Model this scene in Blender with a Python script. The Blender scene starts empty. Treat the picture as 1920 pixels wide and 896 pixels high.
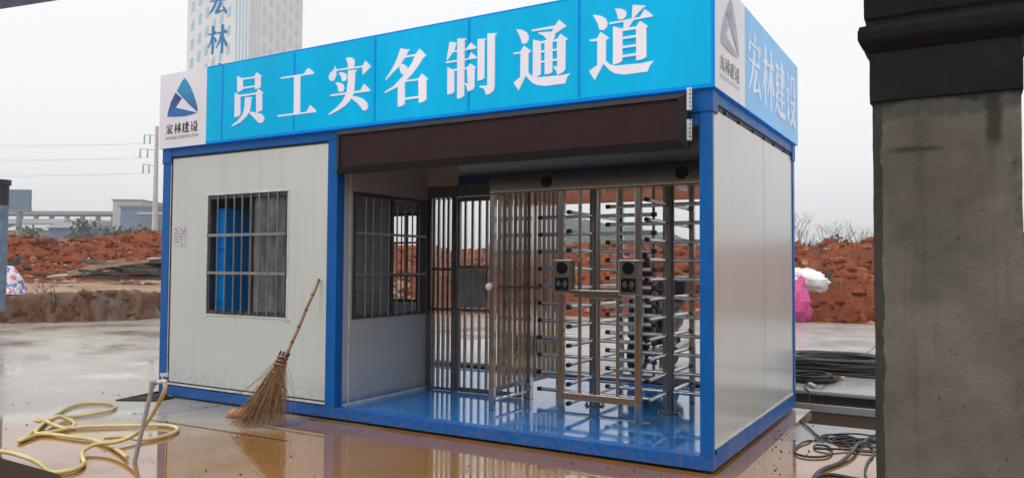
import bpy, bmesh, math, random
from mathutils import Vector, Matrix, noise
from mathutils.geometry import tessellate_polygon
random.seed(7)
C = bpy.context.scene.collection
SC = bpy.context.scene
rad = math.radians

# ------------------------------------------------------------------ camera
cam = bpy.data.cameras.new("camera")
cam.sensor_width = 36.0
cam.lens = 1451.92 / 1920 * 36.0
cam.clip_start = 0.05
cam.clip_end = 3000
camo = bpy.data.objects.new("camera", cam)
C.objects.link(camo)
yaw, pitch, roll = -0.5335, 0.0351, 0.0062
F = Vector((math.sin(yaw) * math.cos(pitch), math.cos(yaw) * math.cos(pitch), math.sin(pitch)))
Rr = F.cross(Vector((0, 0, 1))).normalized()
Uu = Rr.cross(F)
R2 = math.cos(roll) * Rr + math.sin(roll) * Uu
U2 = -math.sin(roll) * Rr + math.cos(roll) * Uu
m = Matrix((R2, U2, -F)).transposed().to_4x4()
m.translation = Vector((1.5197, -5.2813, 1.411))
camo.matrix_world = m
SC.camera = camo

# ------------------------------------------------------------------ sky, sun, exposure
world = bpy.data.worlds.new("World")
SC.world = world
world.use_nodes = True
wn = world.node_tree.nodes
wl = world.node_tree.links
for n in list(wn):
    wn.remove(n)
wo = wn.new('ShaderNodeOutputWorld')
SUN_EL, SUN_ROT = rad(55), rad(200)
sky = wn.new('ShaderNodeTexSky')
sky.sky_type = 'NISHITA'
sky.sun_disc = False
sky.sun_elevation = SUN_EL
sky.sun_rotation = SUN_ROT
sky.dust_density = 5
hs = wn.new('ShaderNodeHueSaturation')
hs.inputs['Saturation'].default_value = 0.12
wl.new(sky.outputs[0], hs.inputs['Color'])
b1 = wn.new('ShaderNodeBackground')
b1.inputs['Strength'].default_value = 0.05
wl.new(hs.outputs[0], b1.inputs['Color'])
tc = wn.new('ShaderNodeTexCoord')
sx = wn.new('ShaderNodeSeparateXYZ')
wl.new(tc.outputs['Generated'], sx.inputs[0])
ns = wn.new('ShaderNodeTexNoise')
ns.inputs['Scale'].default_value = 1.6
ns.inputs['Detail'].default_value = 4
wl.new(tc.outputs['Generated'], ns.inputs['Vector'])
rp = wn.new('ShaderNodeValToRGB')
rp.color_ramp.elements[0].position = 0.0
rp.color_ramp.elements[0].color = (0.80, 0.825, 0.85, 1)
rp.color_ramp.elements[1].position = 0.55
rp.color_ramp.elements[1].color = (0.98, 0.985, 0.99, 1)
e = rp.color_ramp.elements.new(0.18)
e.color = (0.89, 0.90, 0.915, 1)
wl.new(sx.outputs['Z'], rp.inputs[0])
mxn = wn.new('ShaderNodeMixRGB')
mxn.blend_type = 'MULTIPLY'
mxn.inputs[0].default_value = 0.12
wl.new(rp.outputs[0], mxn.inputs[1])
wl.new(ns.outputs['Fac'], mxn.inputs[2])
b2 = wn.new('ShaderNodeBackground')
b2.inputs['Strength'].default_value = 0.95
wl.new(mxn.outputs[0], b2.inputs['Color'])
ad = wn.new('ShaderNodeAddShader')
wl.new(b1.outputs[0], ad.inputs[0])
wl.new(b2.outputs[0], ad.inputs[1])
wl.new(ad.outputs[0], wo.inputs[0])

sun = bpy.data.lights.new("sun", 'SUN')
sun.energy = 0.7
sun.angle = rad(25)
sun.color = (1, 0.97, 0.92)
suno = bpy.data.objects.new("sun", sun)
C.objects.link(suno)
# direction towards the sun: rotation measured as the sky texture does
sd = Vector((math.sin(SUN_ROT) * math.cos(SUN_EL), math.cos(SUN_ROT) * math.cos(SUN_EL), math.sin(SUN_EL)))
suno.rotation_euler = sd.to_track_quat('Z', 'Y').to_euler()
suno.location = (0, -10, 30)

SC.view_settings.view_transform = 'Standard'
SC.view_settings.look = 'None'
SC.view_settings.exposure = 0.0
SC.view_settings.gamma = 1.0
SC.view_settings.use_curve_mapping = False
SC.cycles.max_bounces = 8
SC.cycles.transparent_max_bounces = 16
SC.cycles.volume_bounces = 0
SC.cycles.use_denoising = True
SC.cycles.caustics_reflective = False
SC.cycles.caustics_refractive = False

# ------------------------------------------------------------------ helpers
class MB:
    """collects shapes, then links them as one mesh object"""
    def __init__(s):
        s.v = []; s.f = []; s.sm = []
    def add(s, vs, fs, smooth=False):
        n = len(s.v)
        s.v += [tuple(p) for p in vs]
        s.f += [tuple(i + n for i in f) for f in fs]
        s.sm += [smooth] * len(fs)
        return s
    def box(s, x0, x1, y0, y1, z0, z1, jit=0):
        vs = [(x, y, z) for z in (z0, z1) for y in (y0, y1) for x in (x0, x1)]
        if jit:
            vs = [tuple(c + random.uniform(-jit, jit) for c in p) for p in vs]
        return s.add(vs, [(0, 2, 3, 1), (4, 5, 7, 6), (0, 1, 5, 4), (2, 6, 7, 3), (0, 4, 6, 2), (1, 3, 7, 5)])
    def obox(s, M, sx, sy, sz):
        vs = [M @ Vector((x * sx / 2, y * sy / 2, z * sz / 2)) for z in (-1, 1) for y in (-1, 1) for x in (-1, 1)]
        return s.add(vs, [(0, 2, 3, 1), (4, 5, 7, 6), (0, 1, 5, 4), (2, 6, 7, 3), (0, 4, 6, 2), (1, 3, 7, 5)])
    def tube(s, pts, r, n=10, caps=True, closed=False):
        P = [Vector(p) for p in pts]
        rs = r if isinstance(r, (list, tuple)) else [r] * len(P)
        k = len(P)
        vs = []
        up = None
        for i in range(k):
            if closed:
                t = P[(i + 1) % k] - P[i - 1]
            else:
                t = (P[min(i + 1, k - 1)] - P[max(i - 1, 0)])
            t.normalize()
            if up is None:
                a = Vector((0, 0, 1)) if abs(t.z) < .9 else Vector((1, 0, 0))
                up = (a - t * a.dot(t)).normalized()
            else:
                up = (up - t * up.dot(t))
                if up.length < 1e-6:
                    up = t.orthogonal()
                up.normalize()
            b = t.cross(up)
            for j in range(n):
                a = 2 * math.pi * j / n
                vs.append(P[i] + rs[i] * (math.cos(a) * up + math.sin(a) * b))
        fs = []
        for i in range(k if closed else k - 1):
            i2 = (i + 1) % k
            for j in range(n):
                fs.append((i * n + j, i * n + (j + 1) % n, i2 * n + (j + 1) % n, i2 * n + j))
        s.add(vs, fs, True)
        if caps and not closed:
            s.add(vs[:n], [tuple(range(n))[::-1]])
            s.add(vs[-n:], [tuple(range(n))])
        return s
    def rod(s, a, b, r, n=10):
        return s.tube([a, b], r, n)
    def prism(s, poly, fn, d0, d1):
        """poly: 2D outline; fn(u,v,d) -> 3D; extruded from depth d0 to d1"""
        n = len(poly)
        tri = tessellate_polygon([[Vector((p[0], p[1], 0)) for p in poly]])
        vs = [fn(p[0], p[1], d0) for p in poly] + [fn(p[0], p[1], d1) for p in poly]
        fs = [tuple(t) for t in tri] + [tuple(i + n for i in t)[::-1] for t in tri]
        fs += [(i, (i + 1) % n, (i + 1) % n + n, i + n) for i in range(n)]
        return s.add(vs, fs)
    def lump(s, c, rx, ry, rz, nu=10, nv=7, amp=.2, fr=2.0, smooth=True, flat=None, M=None):
        vs = []; fs = []
        off = Vector((random.random() * 50, random.random() * 50, random.random() * 50))
        for i in range(nv + 1):
            th = math.pi * i / nv
            for j in range(nu):
                ph = 2 * math.pi * j / nu
                d = Vector((math.sin(th) * math.cos(ph), math.sin(th) * math.sin(ph), math.cos(th)))
                k = 1 + amp * noise.fractal(d * fr + off, 1, 2, 3)
                p = Vector((d.x * rx * k, d.y * ry * k, d.z * rz * k))
                if M: p = M @ p
                z = c[2] + p.z
                if flat is not None: z = max(z, flat)
                vs.append((c[0] + p.x, c[1] + p.y, z))
        for i in range(nv):
            for j in range(nu):
                fs.append((i * nu + j, i * nu + (j + 1) % nu, (i + 1) * nu + (j + 1) % nu, (i + 1) * nu + j))
        return s.add(vs, fs, smooth)
    def build(s, name, mat, parent=None, bevel=0):
        me = bpy.data.meshes.new(name)
        me.from_pydata(s.v, [], s.f)
        me.polygons.foreach_set('use_smooth', s.sm)
        bm = bmesh.new(); bm.from_mesh(me)
        bmesh.ops.recalc_face_normals(bm, faces=bm.faces)
        bm.to_mesh(me); bm.free()
        if isinstance(mat, (list, tuple)):
            for q in mat: me.materials.append(q)
        elif mat:
            me.materials.append(mat)
        me.update()
        o = bpy.data.objects.new(name, me)
        C.objects.link(o)
        if parent:
            o.parent = parent
            pl = parent
            off = Vector((0, 0, 0))
            while pl:
                off += pl.location; pl = pl.parent
            me.transform(Matrix.Translation(-off))
        if bevel:
            b = o.modifiers.new('bevel', 'BEVEL')
            b.width = bevel; b.segments = 2; b.limit_method = 'ANGLE'; b.angle_limit = rad(40)
        return o

def tag(o, label, cat, group=None):
    o['label'] = label; o['category'] = cat
    if group: o['group'] = group
    return o
def thing(name, loc, label, cat, group=None):
    o = bpy.data.objects.new(name, None)
    C.objects.link(o)
    o.location = loc; o.empty_display_size = .1
    return tag(o, label, cat, group)
def structure(o, kind='structure'):
    o['kind'] = kind
    return o
def copy_tree(o, parent=None):
    c = o.copy(); C.objects.link(c)
    if parent: c.parent = parent
    for ch in list(o.children): copy_tree(ch, c)
    return c
def spline(pts, sub=6, closed=False):
    P = [Vector(p) for p in pts]; n = len(P); out = []
    rng = range(n) if closed else range(n - 1)
    for i in rng:
        if closed:
            a, b, c, d = P[i - 1], P[i], P[(i + 1) % n], P[(i + 2) % n]
        else:
            a, b, c, d = P[max(i - 1, 0)], P[i], P[i + 1], P[min(i + 2, n - 1)]
        for k in range(sub):
            t = k / sub
            out.append(.5 * ((2 * b) + (c - a) * t + (2 * a - 5 * b + 4 * c - d) * t * t + (3 * b - a - 3 * c + d) * t ** 3))
    if not closed: out.append(P[-1])
    return out
def fbm(p, sc, H=1.0, oc=4):
    return noise.fractal(Vector(p) * sc, H, 2.0, oc)

# ------------------------------------------------------------------ materials
class NT:
    def __init__(s, name):
        s.m = bpy.data.materials.new(name); s.m.use_nodes = True
        s.t = s.m.node_tree; s.n = s.t.nodes; s.l = s.t.links
        s.b = s.n['Principled BSDF']; s.out = s.n['Material Output']
        s.tc = None
    def N(s, t, **k):
        x = s.n.new(t)
        for a, v in k.items(): setattr(x, a, v)
        return x
    def coord(s):
        if not s.tc:
            g = s.N('ShaderNodeNewGeometry'); s.tc = g.outputs['Position']
        return s.tc
    def noise(s, scale, detail=4, rough=.55, vec=None, stretch=None):
        n = s.N('ShaderNodeTexNoise')
        n.inputs['Scale'].default_value = scale; n.inputs['Detail'].default_value = detail; n.inputs['Roughness'].default_value = rough
        v = vec or s.coord()
        if stretch:
            mp = s.N('ShaderNodeMapping'); mp.inputs['Scale'].default_value = stretch
            s.l.new(v, mp.inputs['Vector']); v = mp.outputs[0]
        s.l.new(v, n.inputs['Vector'])
        return n.outputs['Fac']
    def ramp(s, fac, stops):
        r = s.N('ShaderNodeValToRGB'); e = r.color_ramp.elements
        while len(e) < len(stops): e.new(.5)
        for i, (p, c) in enumerate(stops):
            e[i].position = p
            e[i].color = (c, c, c, 1) if not isinstance(c, tuple) else (*c, 1)
        s.l.new(fac, r.inputs[0]); return r.outputs[0]
    def mix(s, fac, a, b, mode='MIX'):
        x = s.N('ShaderNodeMixRGB', blend_type=mode)
        for i, v in ((0, fac), (1, a), (2, b)):
            if isinstance(v, (int, float)): x.inputs[i].default_value = v if i == 0 else (v, v, v, 1)
            elif isinstance(v, tuple): x.inputs[i].default_value = (*v, 1)
            else: s.l.new(v, x.inputs[i])
        return x.outputs[0]
    def math(s, op, a, b=0.0, clamp=False):
        x = s.N('ShaderNodeMath', operation=op, use_clamp=clamp)
        for i, v in ((0, a), (1, b)):
            if isinstance(v, (int, float)): x.inputs[i].default_value = v
            else: s.l.new(v, x.inputs[i])
        return x.outputs[0]
    def sep(s):
        x = s.N('ShaderNodeSeparateXYZ'); s.l.new(s.coord(), x.inputs[0]); return x.outputs
    def set(s, **k):
        for a, v in k.items():
            i = s.b.inputs[a.replace('_', ' ')]
            if isinstance(v, tuple) and len(v) == 3: i.default_value = (*v, 1)
            elif isinstance(v, (int, float, tuple)): i.default_value = v
            else: s.l.new(v, i)
        return s
    def bump(s, h, strength=.3, dist=.01):
        b = s.N('ShaderNodeBump'); b.inputs['Strength'].default_value = strength; b.inputs['Distance'].default_value = dist
        s.l.new(h, b.inputs['Height']); s.l.new(b.outputs[0], s.b.inputs['Normal']); return s

def simple(name, col, rough=.5, metal=0.0, var=.25, scale=6, bump=0, bscale=60, spec=.5, coat=0):
    t = NT(name)
    dark = tuple(c * (1 - var) for c in col); lite = tuple(min(1, c * (1 + var)) for c in col)
    f = t.noise(scale, 5, .6)
    t.set(Base_Color=t.ramp(f, [(.3, dark), (.7, lite)]), Metallic=metal, Specular_IOR_Level=spec, Coat_Weight=coat)
    t.set(Roughness=t.ramp(t.noise(scale * 2.3, 3), [(.25, max(0, rough * .75)), (.75, min(1, rough * 1.25))]))
    if bump: t.bump(t.noise(bscale, 4), bump, .01)
    return t.m

M = {}
# blue painted steel, with chips and mud at the foot
t = NT('blue_paint')
chip = t.ramp(t.noise(9, 8, .7), [(.66, 0.0), (.70, 1.0)])
col = t.ramp(t.noise(2.5, 4), [(.3, (.001, .105, .40)), (.7, (.003, .135, .49))])
col = t.mix(t.math('MULTIPLY', chip, .35), col, (.03, .10, .16))
def splash(t, c, hgt, k=.8):
    s = t.sep()
    f = t.math('SUBTRACT', 1.0, t.math('DIVIDE', s[2], hgt, True), True)
    m = t.math('MULTIPLY', f, t.ramp(t.noise(24, 7, .75), [(.46, 0.0), (.62, 1.0)]))
    return t.mix(t.math('MULTIPLY', m, k), c, (.21, .125, .065))
rust = t.ramp(t.noise(5, 8, .75), [(.685, 0.0), (.70, 1.0)])
col = t.mix(t.math('MULTIPLY', rust, .5), col, (.11, .10, .10))
col = splash(t, col, .16, .75)
t.set(Base_Color=col, Roughness=t.ramp(t.noise(5, 3), [(.3, .3), (.7, .5)]), Specular_IOR_Level=.22)
t.bump(t.noise(40, 3), .08, .004)
M['blue'] = t.m
# wet blue cabin floor
t = NT('wet_blue_floor')
n1 = t.noise(3.0, 5, .6)
wet = t.ramp(t.noise(1.7, 4, .6), [(.36, 0.0), (.55, 1.0)])
fc = t.ramp(n1, [(.3, (.005, .14, .44)), (.7, (.012, .21, .60))])
scf = t.ramp(t.noise(2.6, 8, .75), [(.57, 0.0), (.72, 1.0)])
fc = t.mix(t.math('MULTIPLY', scf, .55), fc, (.10, .10, .10))
fc = t.mix(t.math('MULTIPLY', t.ramp(t.noise(38, 3, .6), [(.68, 0.0), (.72, 1.0)]), .5), fc, (.12, .085, .055))
t.set(Base_Color=fc, Roughness=t.mix(wet, .16, .035), IOR=1.38, Coat_Weight=.2, Coat_Roughness=.04)
t.bump(t.mix(.6, t.noise(22, 3), t.noise(4, 2)), .16, .006)
M['floor'] = t.m
# white sandwich panel (front): faint ribs, rain streaks
def panel(name, base, rough, ribaxis, rib, ribs, streak, coat=0.0, spray=False):
    t = NT(name)
    st = t.noise(1.0, 5, .6, stretch=(7, 7, .55))
    dirt = t.ramp(st, [(.52, 0.0), (.75, 1.0)])
    blot = t.ramp(t.noise(1.3, 5, .6), [(.35, .0), (.8, 1.0)])
    c = t.mix(t.math('MULTIPLY', dirt, streak), base, tuple(b * .68 for b in base))
    c = t.mix(t.math('MULTIPLY', blot, .22), c, tuple(b * f for b, f in zip(base, (.80, .80, .76))))
    fl = t.ramp(t.noise(16, 6, .8), [(.74, 0.0), (.77, 1.0)])
    c = t.mix(t.math('MULTIPLY', fl, .3), c, (.22, .20, .17))
    c = splash(t, c, .42, .5)
    s = t.sep()
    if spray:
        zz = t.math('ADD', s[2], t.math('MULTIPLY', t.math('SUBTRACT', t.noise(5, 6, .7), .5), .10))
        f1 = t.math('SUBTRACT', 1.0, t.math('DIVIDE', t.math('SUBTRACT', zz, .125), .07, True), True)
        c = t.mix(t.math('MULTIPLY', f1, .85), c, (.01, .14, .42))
    t.set(Base_Color=c, Roughness=rough, Coat_Weight=coat, Coat_Roughness=.12)
    w = t.math('SINE', t.math('MULTIPLY', s[ribaxis], ribs)) if ribs else t.noise(1.0, 4, .7, stretch=(1, 17, .12))
    t.bump(t.mix(.35, w, t.noise(3, 3)), rib, .003)
    return t.m
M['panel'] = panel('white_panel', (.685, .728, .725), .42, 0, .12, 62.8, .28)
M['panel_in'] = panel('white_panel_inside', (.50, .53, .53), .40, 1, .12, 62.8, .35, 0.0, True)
M['panel_side'] = panel('white_panel_ribbed', (.66, .68, .68), .22, 1, .55, 0, .30, .3)
M['seal'] = simple('black_rubber', (.02, .02, .022), .6)
M['trim'] = simple('pale_trim', (.72, .72, .70), .35)
def steel(name, base, r, bs=.03, warm=0):
    t = NT(name)
    w = t.noise(1.0, 4, .6, stretch=(60, 60, .8))
    st = t.ramp(t.noise(3.5, 6, .65), [(.5, 0.0), (.72, 1.0)])
    c = t.mix(t.math('MULTIPLY', st, .35), tuple(base), tuple(b * f for b, f in zip(base, (.72, .58, .44))))
    t.set(Base_Color=c, Metallic=1.0, Roughness=t.ramp(w, [(.3, r * .7), (.7, r * 1.3)]))
    t.bump(t.mix(.5, t.noise(2.2, 3), w), bs, .01)
    return t.m
M['steel'] = steel('brushed_stainless', (.60, .58, .55), .18)
M['mirror'] = steel('polished_stainless', (.56, .54, .52), .07, .12)
M['arm'] = steel('arm_stainless', (.62, .62, .61), .13)
M['darksteel'] = steel('dull_stainless', (.30, .295, .285), .28)
M['galv'] = simple('galvanised', (.55, .56, .57), .4, .8)
M['black'] = simple('black_plastic', (.012, .012, .013), .4)
M['lens'] = simple('dark_lens', (.006, .006, .008), .12)
M['winframe'] = simple('dark_window_frame', (.045, .045, .045), .4)
M['bar'] = simple('window_bar', (.30, .30, .29), .35, .6)
t = NT('window_glass')
t.set(Base_Color=(.55, .60, .62), Roughness=.02, IOR=1.45, Alpha=.12)
M['glass'] = t.m
t = NT('dirty_glass')
sm = t.ramp(t.noise(2.4, 8, .72, stretch=(2.2, 1, .8)), [(.42, 0.0), (.66, 1.0)])
t.set(Base_Color=t.mix(sm, (.09, .10, .11), (.30, .32, .34)), Roughness=t.mix(sm, .08, .45), Alpha=.93)
M['dirtyglass'] = t.m
M['ceil'] = simple('ceiling_panel', (.05, .053, .058), .6)
M['blue_shaded'] = simple('shaded_blue_paint', (.004, .03, .12), .45)  # frame blue darkened: the back beam's shade is put into the colour
# sign: backlit film
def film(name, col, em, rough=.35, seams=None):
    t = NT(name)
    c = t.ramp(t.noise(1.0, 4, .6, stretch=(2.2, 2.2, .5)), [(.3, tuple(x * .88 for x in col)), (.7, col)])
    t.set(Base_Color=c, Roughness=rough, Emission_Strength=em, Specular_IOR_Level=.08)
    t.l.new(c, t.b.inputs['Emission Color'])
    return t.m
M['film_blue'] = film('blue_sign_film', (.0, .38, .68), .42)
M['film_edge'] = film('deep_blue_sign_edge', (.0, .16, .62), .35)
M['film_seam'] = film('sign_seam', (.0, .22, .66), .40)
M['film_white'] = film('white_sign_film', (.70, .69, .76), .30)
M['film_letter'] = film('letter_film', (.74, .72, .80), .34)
M['film_pale'] = film('pale_blue_sign_film', (.20, .50, .86), .26, .3)  # pale films: sky sheen on the right-hand face painted into the colour
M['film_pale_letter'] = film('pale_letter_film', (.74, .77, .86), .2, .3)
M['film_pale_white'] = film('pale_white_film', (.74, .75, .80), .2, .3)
M['ink'] = simple('black_ink', (.012, .012, .03), .5)
M['ink_grey'] = simple('sheen_washed_ink', (.40, .40, .44), .5)  # lettering of the right-hand face, lightened to paint the sheen over it
M['symbol'] = simple('dark_grey_symbol', (.055, .065, .07), .5)
def logo_mat(name, top, bot, z0, z1):
    t = NT(name)
    s = t.sep()
    f = t.math('DIVIDE', t.math('SUBTRACT', s[2], z0), z1 - z0, True)
    t.set(Base_Color=t.ramp(f, [(0.0, bot), (1.0, top)]), Roughness=.4)
    return t.m
M['logo_a'] = logo_mat('logo_blue_blade', (.0, .33, .62), (.03, .04, .36), 2.95, 3.25)
M['logo_b'] = logo_mat('logo_left_blade', (.02, .04, .34), (.0, .20, .58), 2.88, 3.16)
M['logo_c'] = logo_mat('logo_low_blade', (.0, .17, .55), (.015, .04, .34), 2.88, 3.02)
M['logo_pale'] = simple('sheen_washed_logo_blue', (.40, .46, .60), .4)  # emblem blue washed out in colour to match the painted sheen
# LED face
t = NT('led_face')
s = t.sep()
gx = t.math('GREATER_THAN', t.math('FRACT', t.math('MULTIPLY', s[0], 31.25)), .10)
gz = t.math('GREATER_THAN', t.math('FRACT', t.math('MULTIPLY', s[2], 62.5)), .20)
g = t.math('MULTIPLY', gx, gz)
md = t.math('GREATER_THAN', t.math('FRACT', t.math('MULTIPLY', s[0], 3.125)), .012)
c = t.mix(g, (.008, .005, .006), (.045, .022, .024))
c = t.mix(md, (.006, .005, .006), c)
c = t.mix(t.ramp(t.noise(1.5, 5), [(.35, 0.0), (.75, .35)]), c, (.045, .025, .022))
t.set(Base_Color=c, Roughness=.7, Specular_IOR_Level=.12)
M['led'] = t.m
M['ledframe'] = simple('led_frame', (.018, .017, .018), .5, spec=.2)
# concretes
def wetyard():
    t = NT('wet_concrete')
    s = t.sep()
    big = t.noise(.33, 5, .6)
    mid = t.noise(1.6, 6, .65)
    fine = t.noise(30, 5, .7)
    streak = t.noise(.5, 4, .6, stretch=(.5, 3.0, 1))
    # muddy water lies in front of the cabin and along the low edge by the bank
    d = t.math('ADD', t.math('MULTIPLY', s[1], -.35), t.math('MULTIPLY', s[0], .235))     # grows towards the camera and to the right
    k = t.math('ADD', t.math('ADD', d, 1.28), t.math('MULTIPLY', t.math('SUBTRACT', big, .5), 1.6))
    mud = t.ramp(k, [(.28, 0.0), (.62, 1.0)])
    dry = t.ramp(mid, [(.25, (.36, .325, .28)), (.6, (.45, .415, .365)), (.85, (.51, .48, .43))])
    dry = t.mix(t.ramp(streak, [(.50, 0.0), (.75, .35)]), dry, (.30, .215, .15))
    brown = t.ramp(mid, [(.25, (.24, .11, .033)), (.55, (.32, .152, .05)), (.85, (.40, .21, .085))])
    c = t.mix(mud, dry, brown)
    c = t.mix(t.ramp(fine, [(.62, 0.0), (.75, .35)]), c, (.10, .08, .06))
    vo = t.N('ShaderNodeTexVoronoi', feature='DISTANCE_TO_EDGE'); vo.inputs['Scale'].default_value = .42
    wv = t.N('ShaderNodeVectorMath', operation='ADD')
    nz = t.N('ShaderNodeTexNoise'); nz.inputs['Scale'].default_value = 1.8; nz.inputs['Detail'].default_value = 5; t.l.new(t.coord(), nz.inputs['Vector'])
    t.l.new(t.coord(), wv.inputs[0]); t.l.new(nz.outputs['Color'], wv.inputs[1]); t.l.new(wv.outputs[0], vo.inputs['Vector'])
    crk = t.math('MULTIPLY', t.ramp(vo.outputs['Distance'], [(.0, 1.0), (.006, 0.0)]), t.ramp(t.noise(.6, 2), [(.48, 0.0), (.58, 1.0)]))
    c = t.mix(t.math('MULTIPLY', crk, .65), c, (.06, .048, .038))
    grit = t.ramp(t.noise(75, 2, .5), [(.70, 0.0), (.74, 1.0)])
    c = t.mix(t.math('MULTIPLY', grit, .45), c, (.07, .055, .042))
    t.set(Base_Color=c, Specular_IOR_Level=.5)
    film = t.ramp(t.math('ADD', t.noise(.8, 5, .6), t.math('MULTIPLY', mud, .22)), [(.50, 0.0), (.68, 1.0)])
    t.set(Roughness=t.mix(film, t.ramp(mid, [(.3, .19), (.7, .30)]), t.ramp(fine, [(.4, .03), (.7, .11)])), IOR=1.4)
    h = t.mix(film, t.mix(.5, fine, mid), t.noise(5, 2))
    bs = t.N('ShaderNodeBump'); bs.inputs['Distance'].default_value = .006
    t.l.new(t.mix(film, .22, .05), bs.inputs['Strength'])
    t.l.new(h, bs.inputs['Height']); t.l.new(bs.outputs[0], t.b.inputs['Normal'])
    t.set(Coat_Weight=t.math('MULTIPLY', film, .5), Coat_Roughness=.02)
    return t.m
M['yard'] = wetyard()
def conc(name, base, warm, rough, wet=.0):
    t = NT(name)
    a = t.noise(.9, 6, .65); b = t.noise(5, 6, .7)
    c = t.ramp(a, [(.25, tuple(x * .72 for x in base)), (.7, base)])
    c = t.mix(t.ramp(b, [(.5, 0.0), (.8, .6)]), c, warm)
    t.set(Base_Color=c, Roughness=t.ramp(a, [(.3, rough * .5), (.7, rough)]))
    t.bump(t.mix(.4, b, t.noise(40, 4)), .3, .006)
    return t.m
M['slab'] = conc('pale_slab_concrete', (.44, .43, .41), (.33, .28, .23), .35)
M['recess'] = conc('recess_concrete', (.34, .325, .305), (.26, .20, .15), .32)
M['mudwet'] = conc('trench_mud', (.050, .030, .018), (.03, .02, .014), .9)
M['mudwet'].node_tree.nodes['Principled BSDF'].inputs['Specular IOR Level'].default_value = .04
M['joint'] = simple('dark_joint', (.035, .03, .026), .6)
M['gap_dark'] = simple('painted_gap_dark', (.022, .021, .020), .6, spec=.1)  # near-black colour that stands for the dark inside a gap
# gate pillar: grimy render, algae band
t = NT('pillar_render')
s = t.sep()
a = t.noise(2.2, 7, .68); b = t.noise(9, 6, .7); g = t.noise(1.1, 3, .5)
c = t.ramp(a, [(.28, (.080, .078, .065)), (.5, (.140, .135, .116)), (.72, (.20, .193, .168))])
c = t.mix(t.ramp(t.noise(1.4, 5, .6, stretch=(1.6, 1, .8)), [(.5, 0.0), (.72, .6)]), c, (.040, .039, .034))
c = t.mix(t.ramp(g, [(.58, 0.0), (.75, .25)]), c, (.13, .085, .065))
c = t.mix(t.ramp(b, [(.66, 0.0), (.78, .5)]), c, (.026, .026, .024))
# old plaster missing along the left arris
ed = t.math('ADD', s[0], t.math('MULTIPLY', t.math('SUBTRACT', t.noise(7, 6, .7), .5), .05))
em = t.math('LESS_THAN', ed, 1.226)
c = t.mix(t.math('MULTIPLY', em, .75), c, (.022, .022, .021))
wz = t.math('SUBTRACT', t.noise(6, 6, .7), .5)
def rmp(v, a, b_): return t.ramp(v, [(0.0, 1.0), (1.0, 0.0)]) if False else t.math('SUBTRACT', 1.0, t.math('DIVIDE', t.math('SUBTRACT', v, a), b_ - a, True), True)
d1 = t.math('ABSOLUTE', t.math('SUBTRACT', t.math('ADD', s[0], t.math('MULTIPLY', wz, .07)), 1.600))
m1 = t.math('MULTIPLY', rmp(d1, .014, .034), rmp(t.math('MULTIPLY', s[2], -1.0), -1.90, -1.855))
d2 = t.math('ABSOLUTE', t.math('SUBTRACT', t.math('ADD', s[2], t.math('MULTIPLY', wz, .045)), 1.874))
d2x = t.math('ABSOLUTE', t.math('SUBTRACT', t.math('ADD', s[0], t.math('MULTIPLY', wz, .2)), 1.34))
m2 = t.math('MULTIPLY', rmp(d2, .004, .017), rmp(d2x, .05, .12))
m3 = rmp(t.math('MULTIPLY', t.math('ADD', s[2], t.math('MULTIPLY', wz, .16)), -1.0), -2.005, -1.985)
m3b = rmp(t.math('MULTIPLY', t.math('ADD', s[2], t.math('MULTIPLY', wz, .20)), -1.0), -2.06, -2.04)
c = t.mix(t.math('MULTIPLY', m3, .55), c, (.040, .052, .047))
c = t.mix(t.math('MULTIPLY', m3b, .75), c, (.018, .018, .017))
c = t.mix(t.math('MULTIPLY', m1, .8), c, (.024, .024, .021))
c = t.mix(t.math('MULTIPLY', m2, .75), c, (.028, .027, .023))
pit = t.ramp(t.noise(26, 3, .6), [(.70, 0.0), (.73, 1.0)])
c = t.mix(t.math('MULTIPLY', pit, .55), c, (.03, .028, .024))
drip = t.ramp(t.noise(1.0, 5, .6, stretch=(16, 16, .7)), [(.56, 0.0), (.74, 1.0)])
c = t.mix(t.math('MULTIPLY', drip, .35), c, (.045, .043, .037))
t.set(Base_Color=c, Roughness=.85, Specular_IOR_Level=.2)
t.bump(t.mix(.5, a, t.mix(.5, b, t.noise(70, 5, .7))), .9, .014)
M['pillar'] = t.m
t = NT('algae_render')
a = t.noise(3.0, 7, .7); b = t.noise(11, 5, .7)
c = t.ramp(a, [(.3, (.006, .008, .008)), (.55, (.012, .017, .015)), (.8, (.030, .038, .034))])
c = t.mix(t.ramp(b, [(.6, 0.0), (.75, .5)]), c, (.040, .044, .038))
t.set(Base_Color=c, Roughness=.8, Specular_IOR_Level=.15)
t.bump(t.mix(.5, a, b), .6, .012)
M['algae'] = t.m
t = NT('weathered_moulding')
a = t.noise(3.0, 7, .7)
c = t.ramp(a, [(.3, (.005, .005, .006)), (.6, (.010, .010, .011)), (.82, (.05, .048, .045))])
t.set(Base_Color=c, Roughness=.8, Specular_IOR_Level=.15); t.bump(t.noise(20, 5), .6, .01)
M['mould'] = t.m
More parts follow.
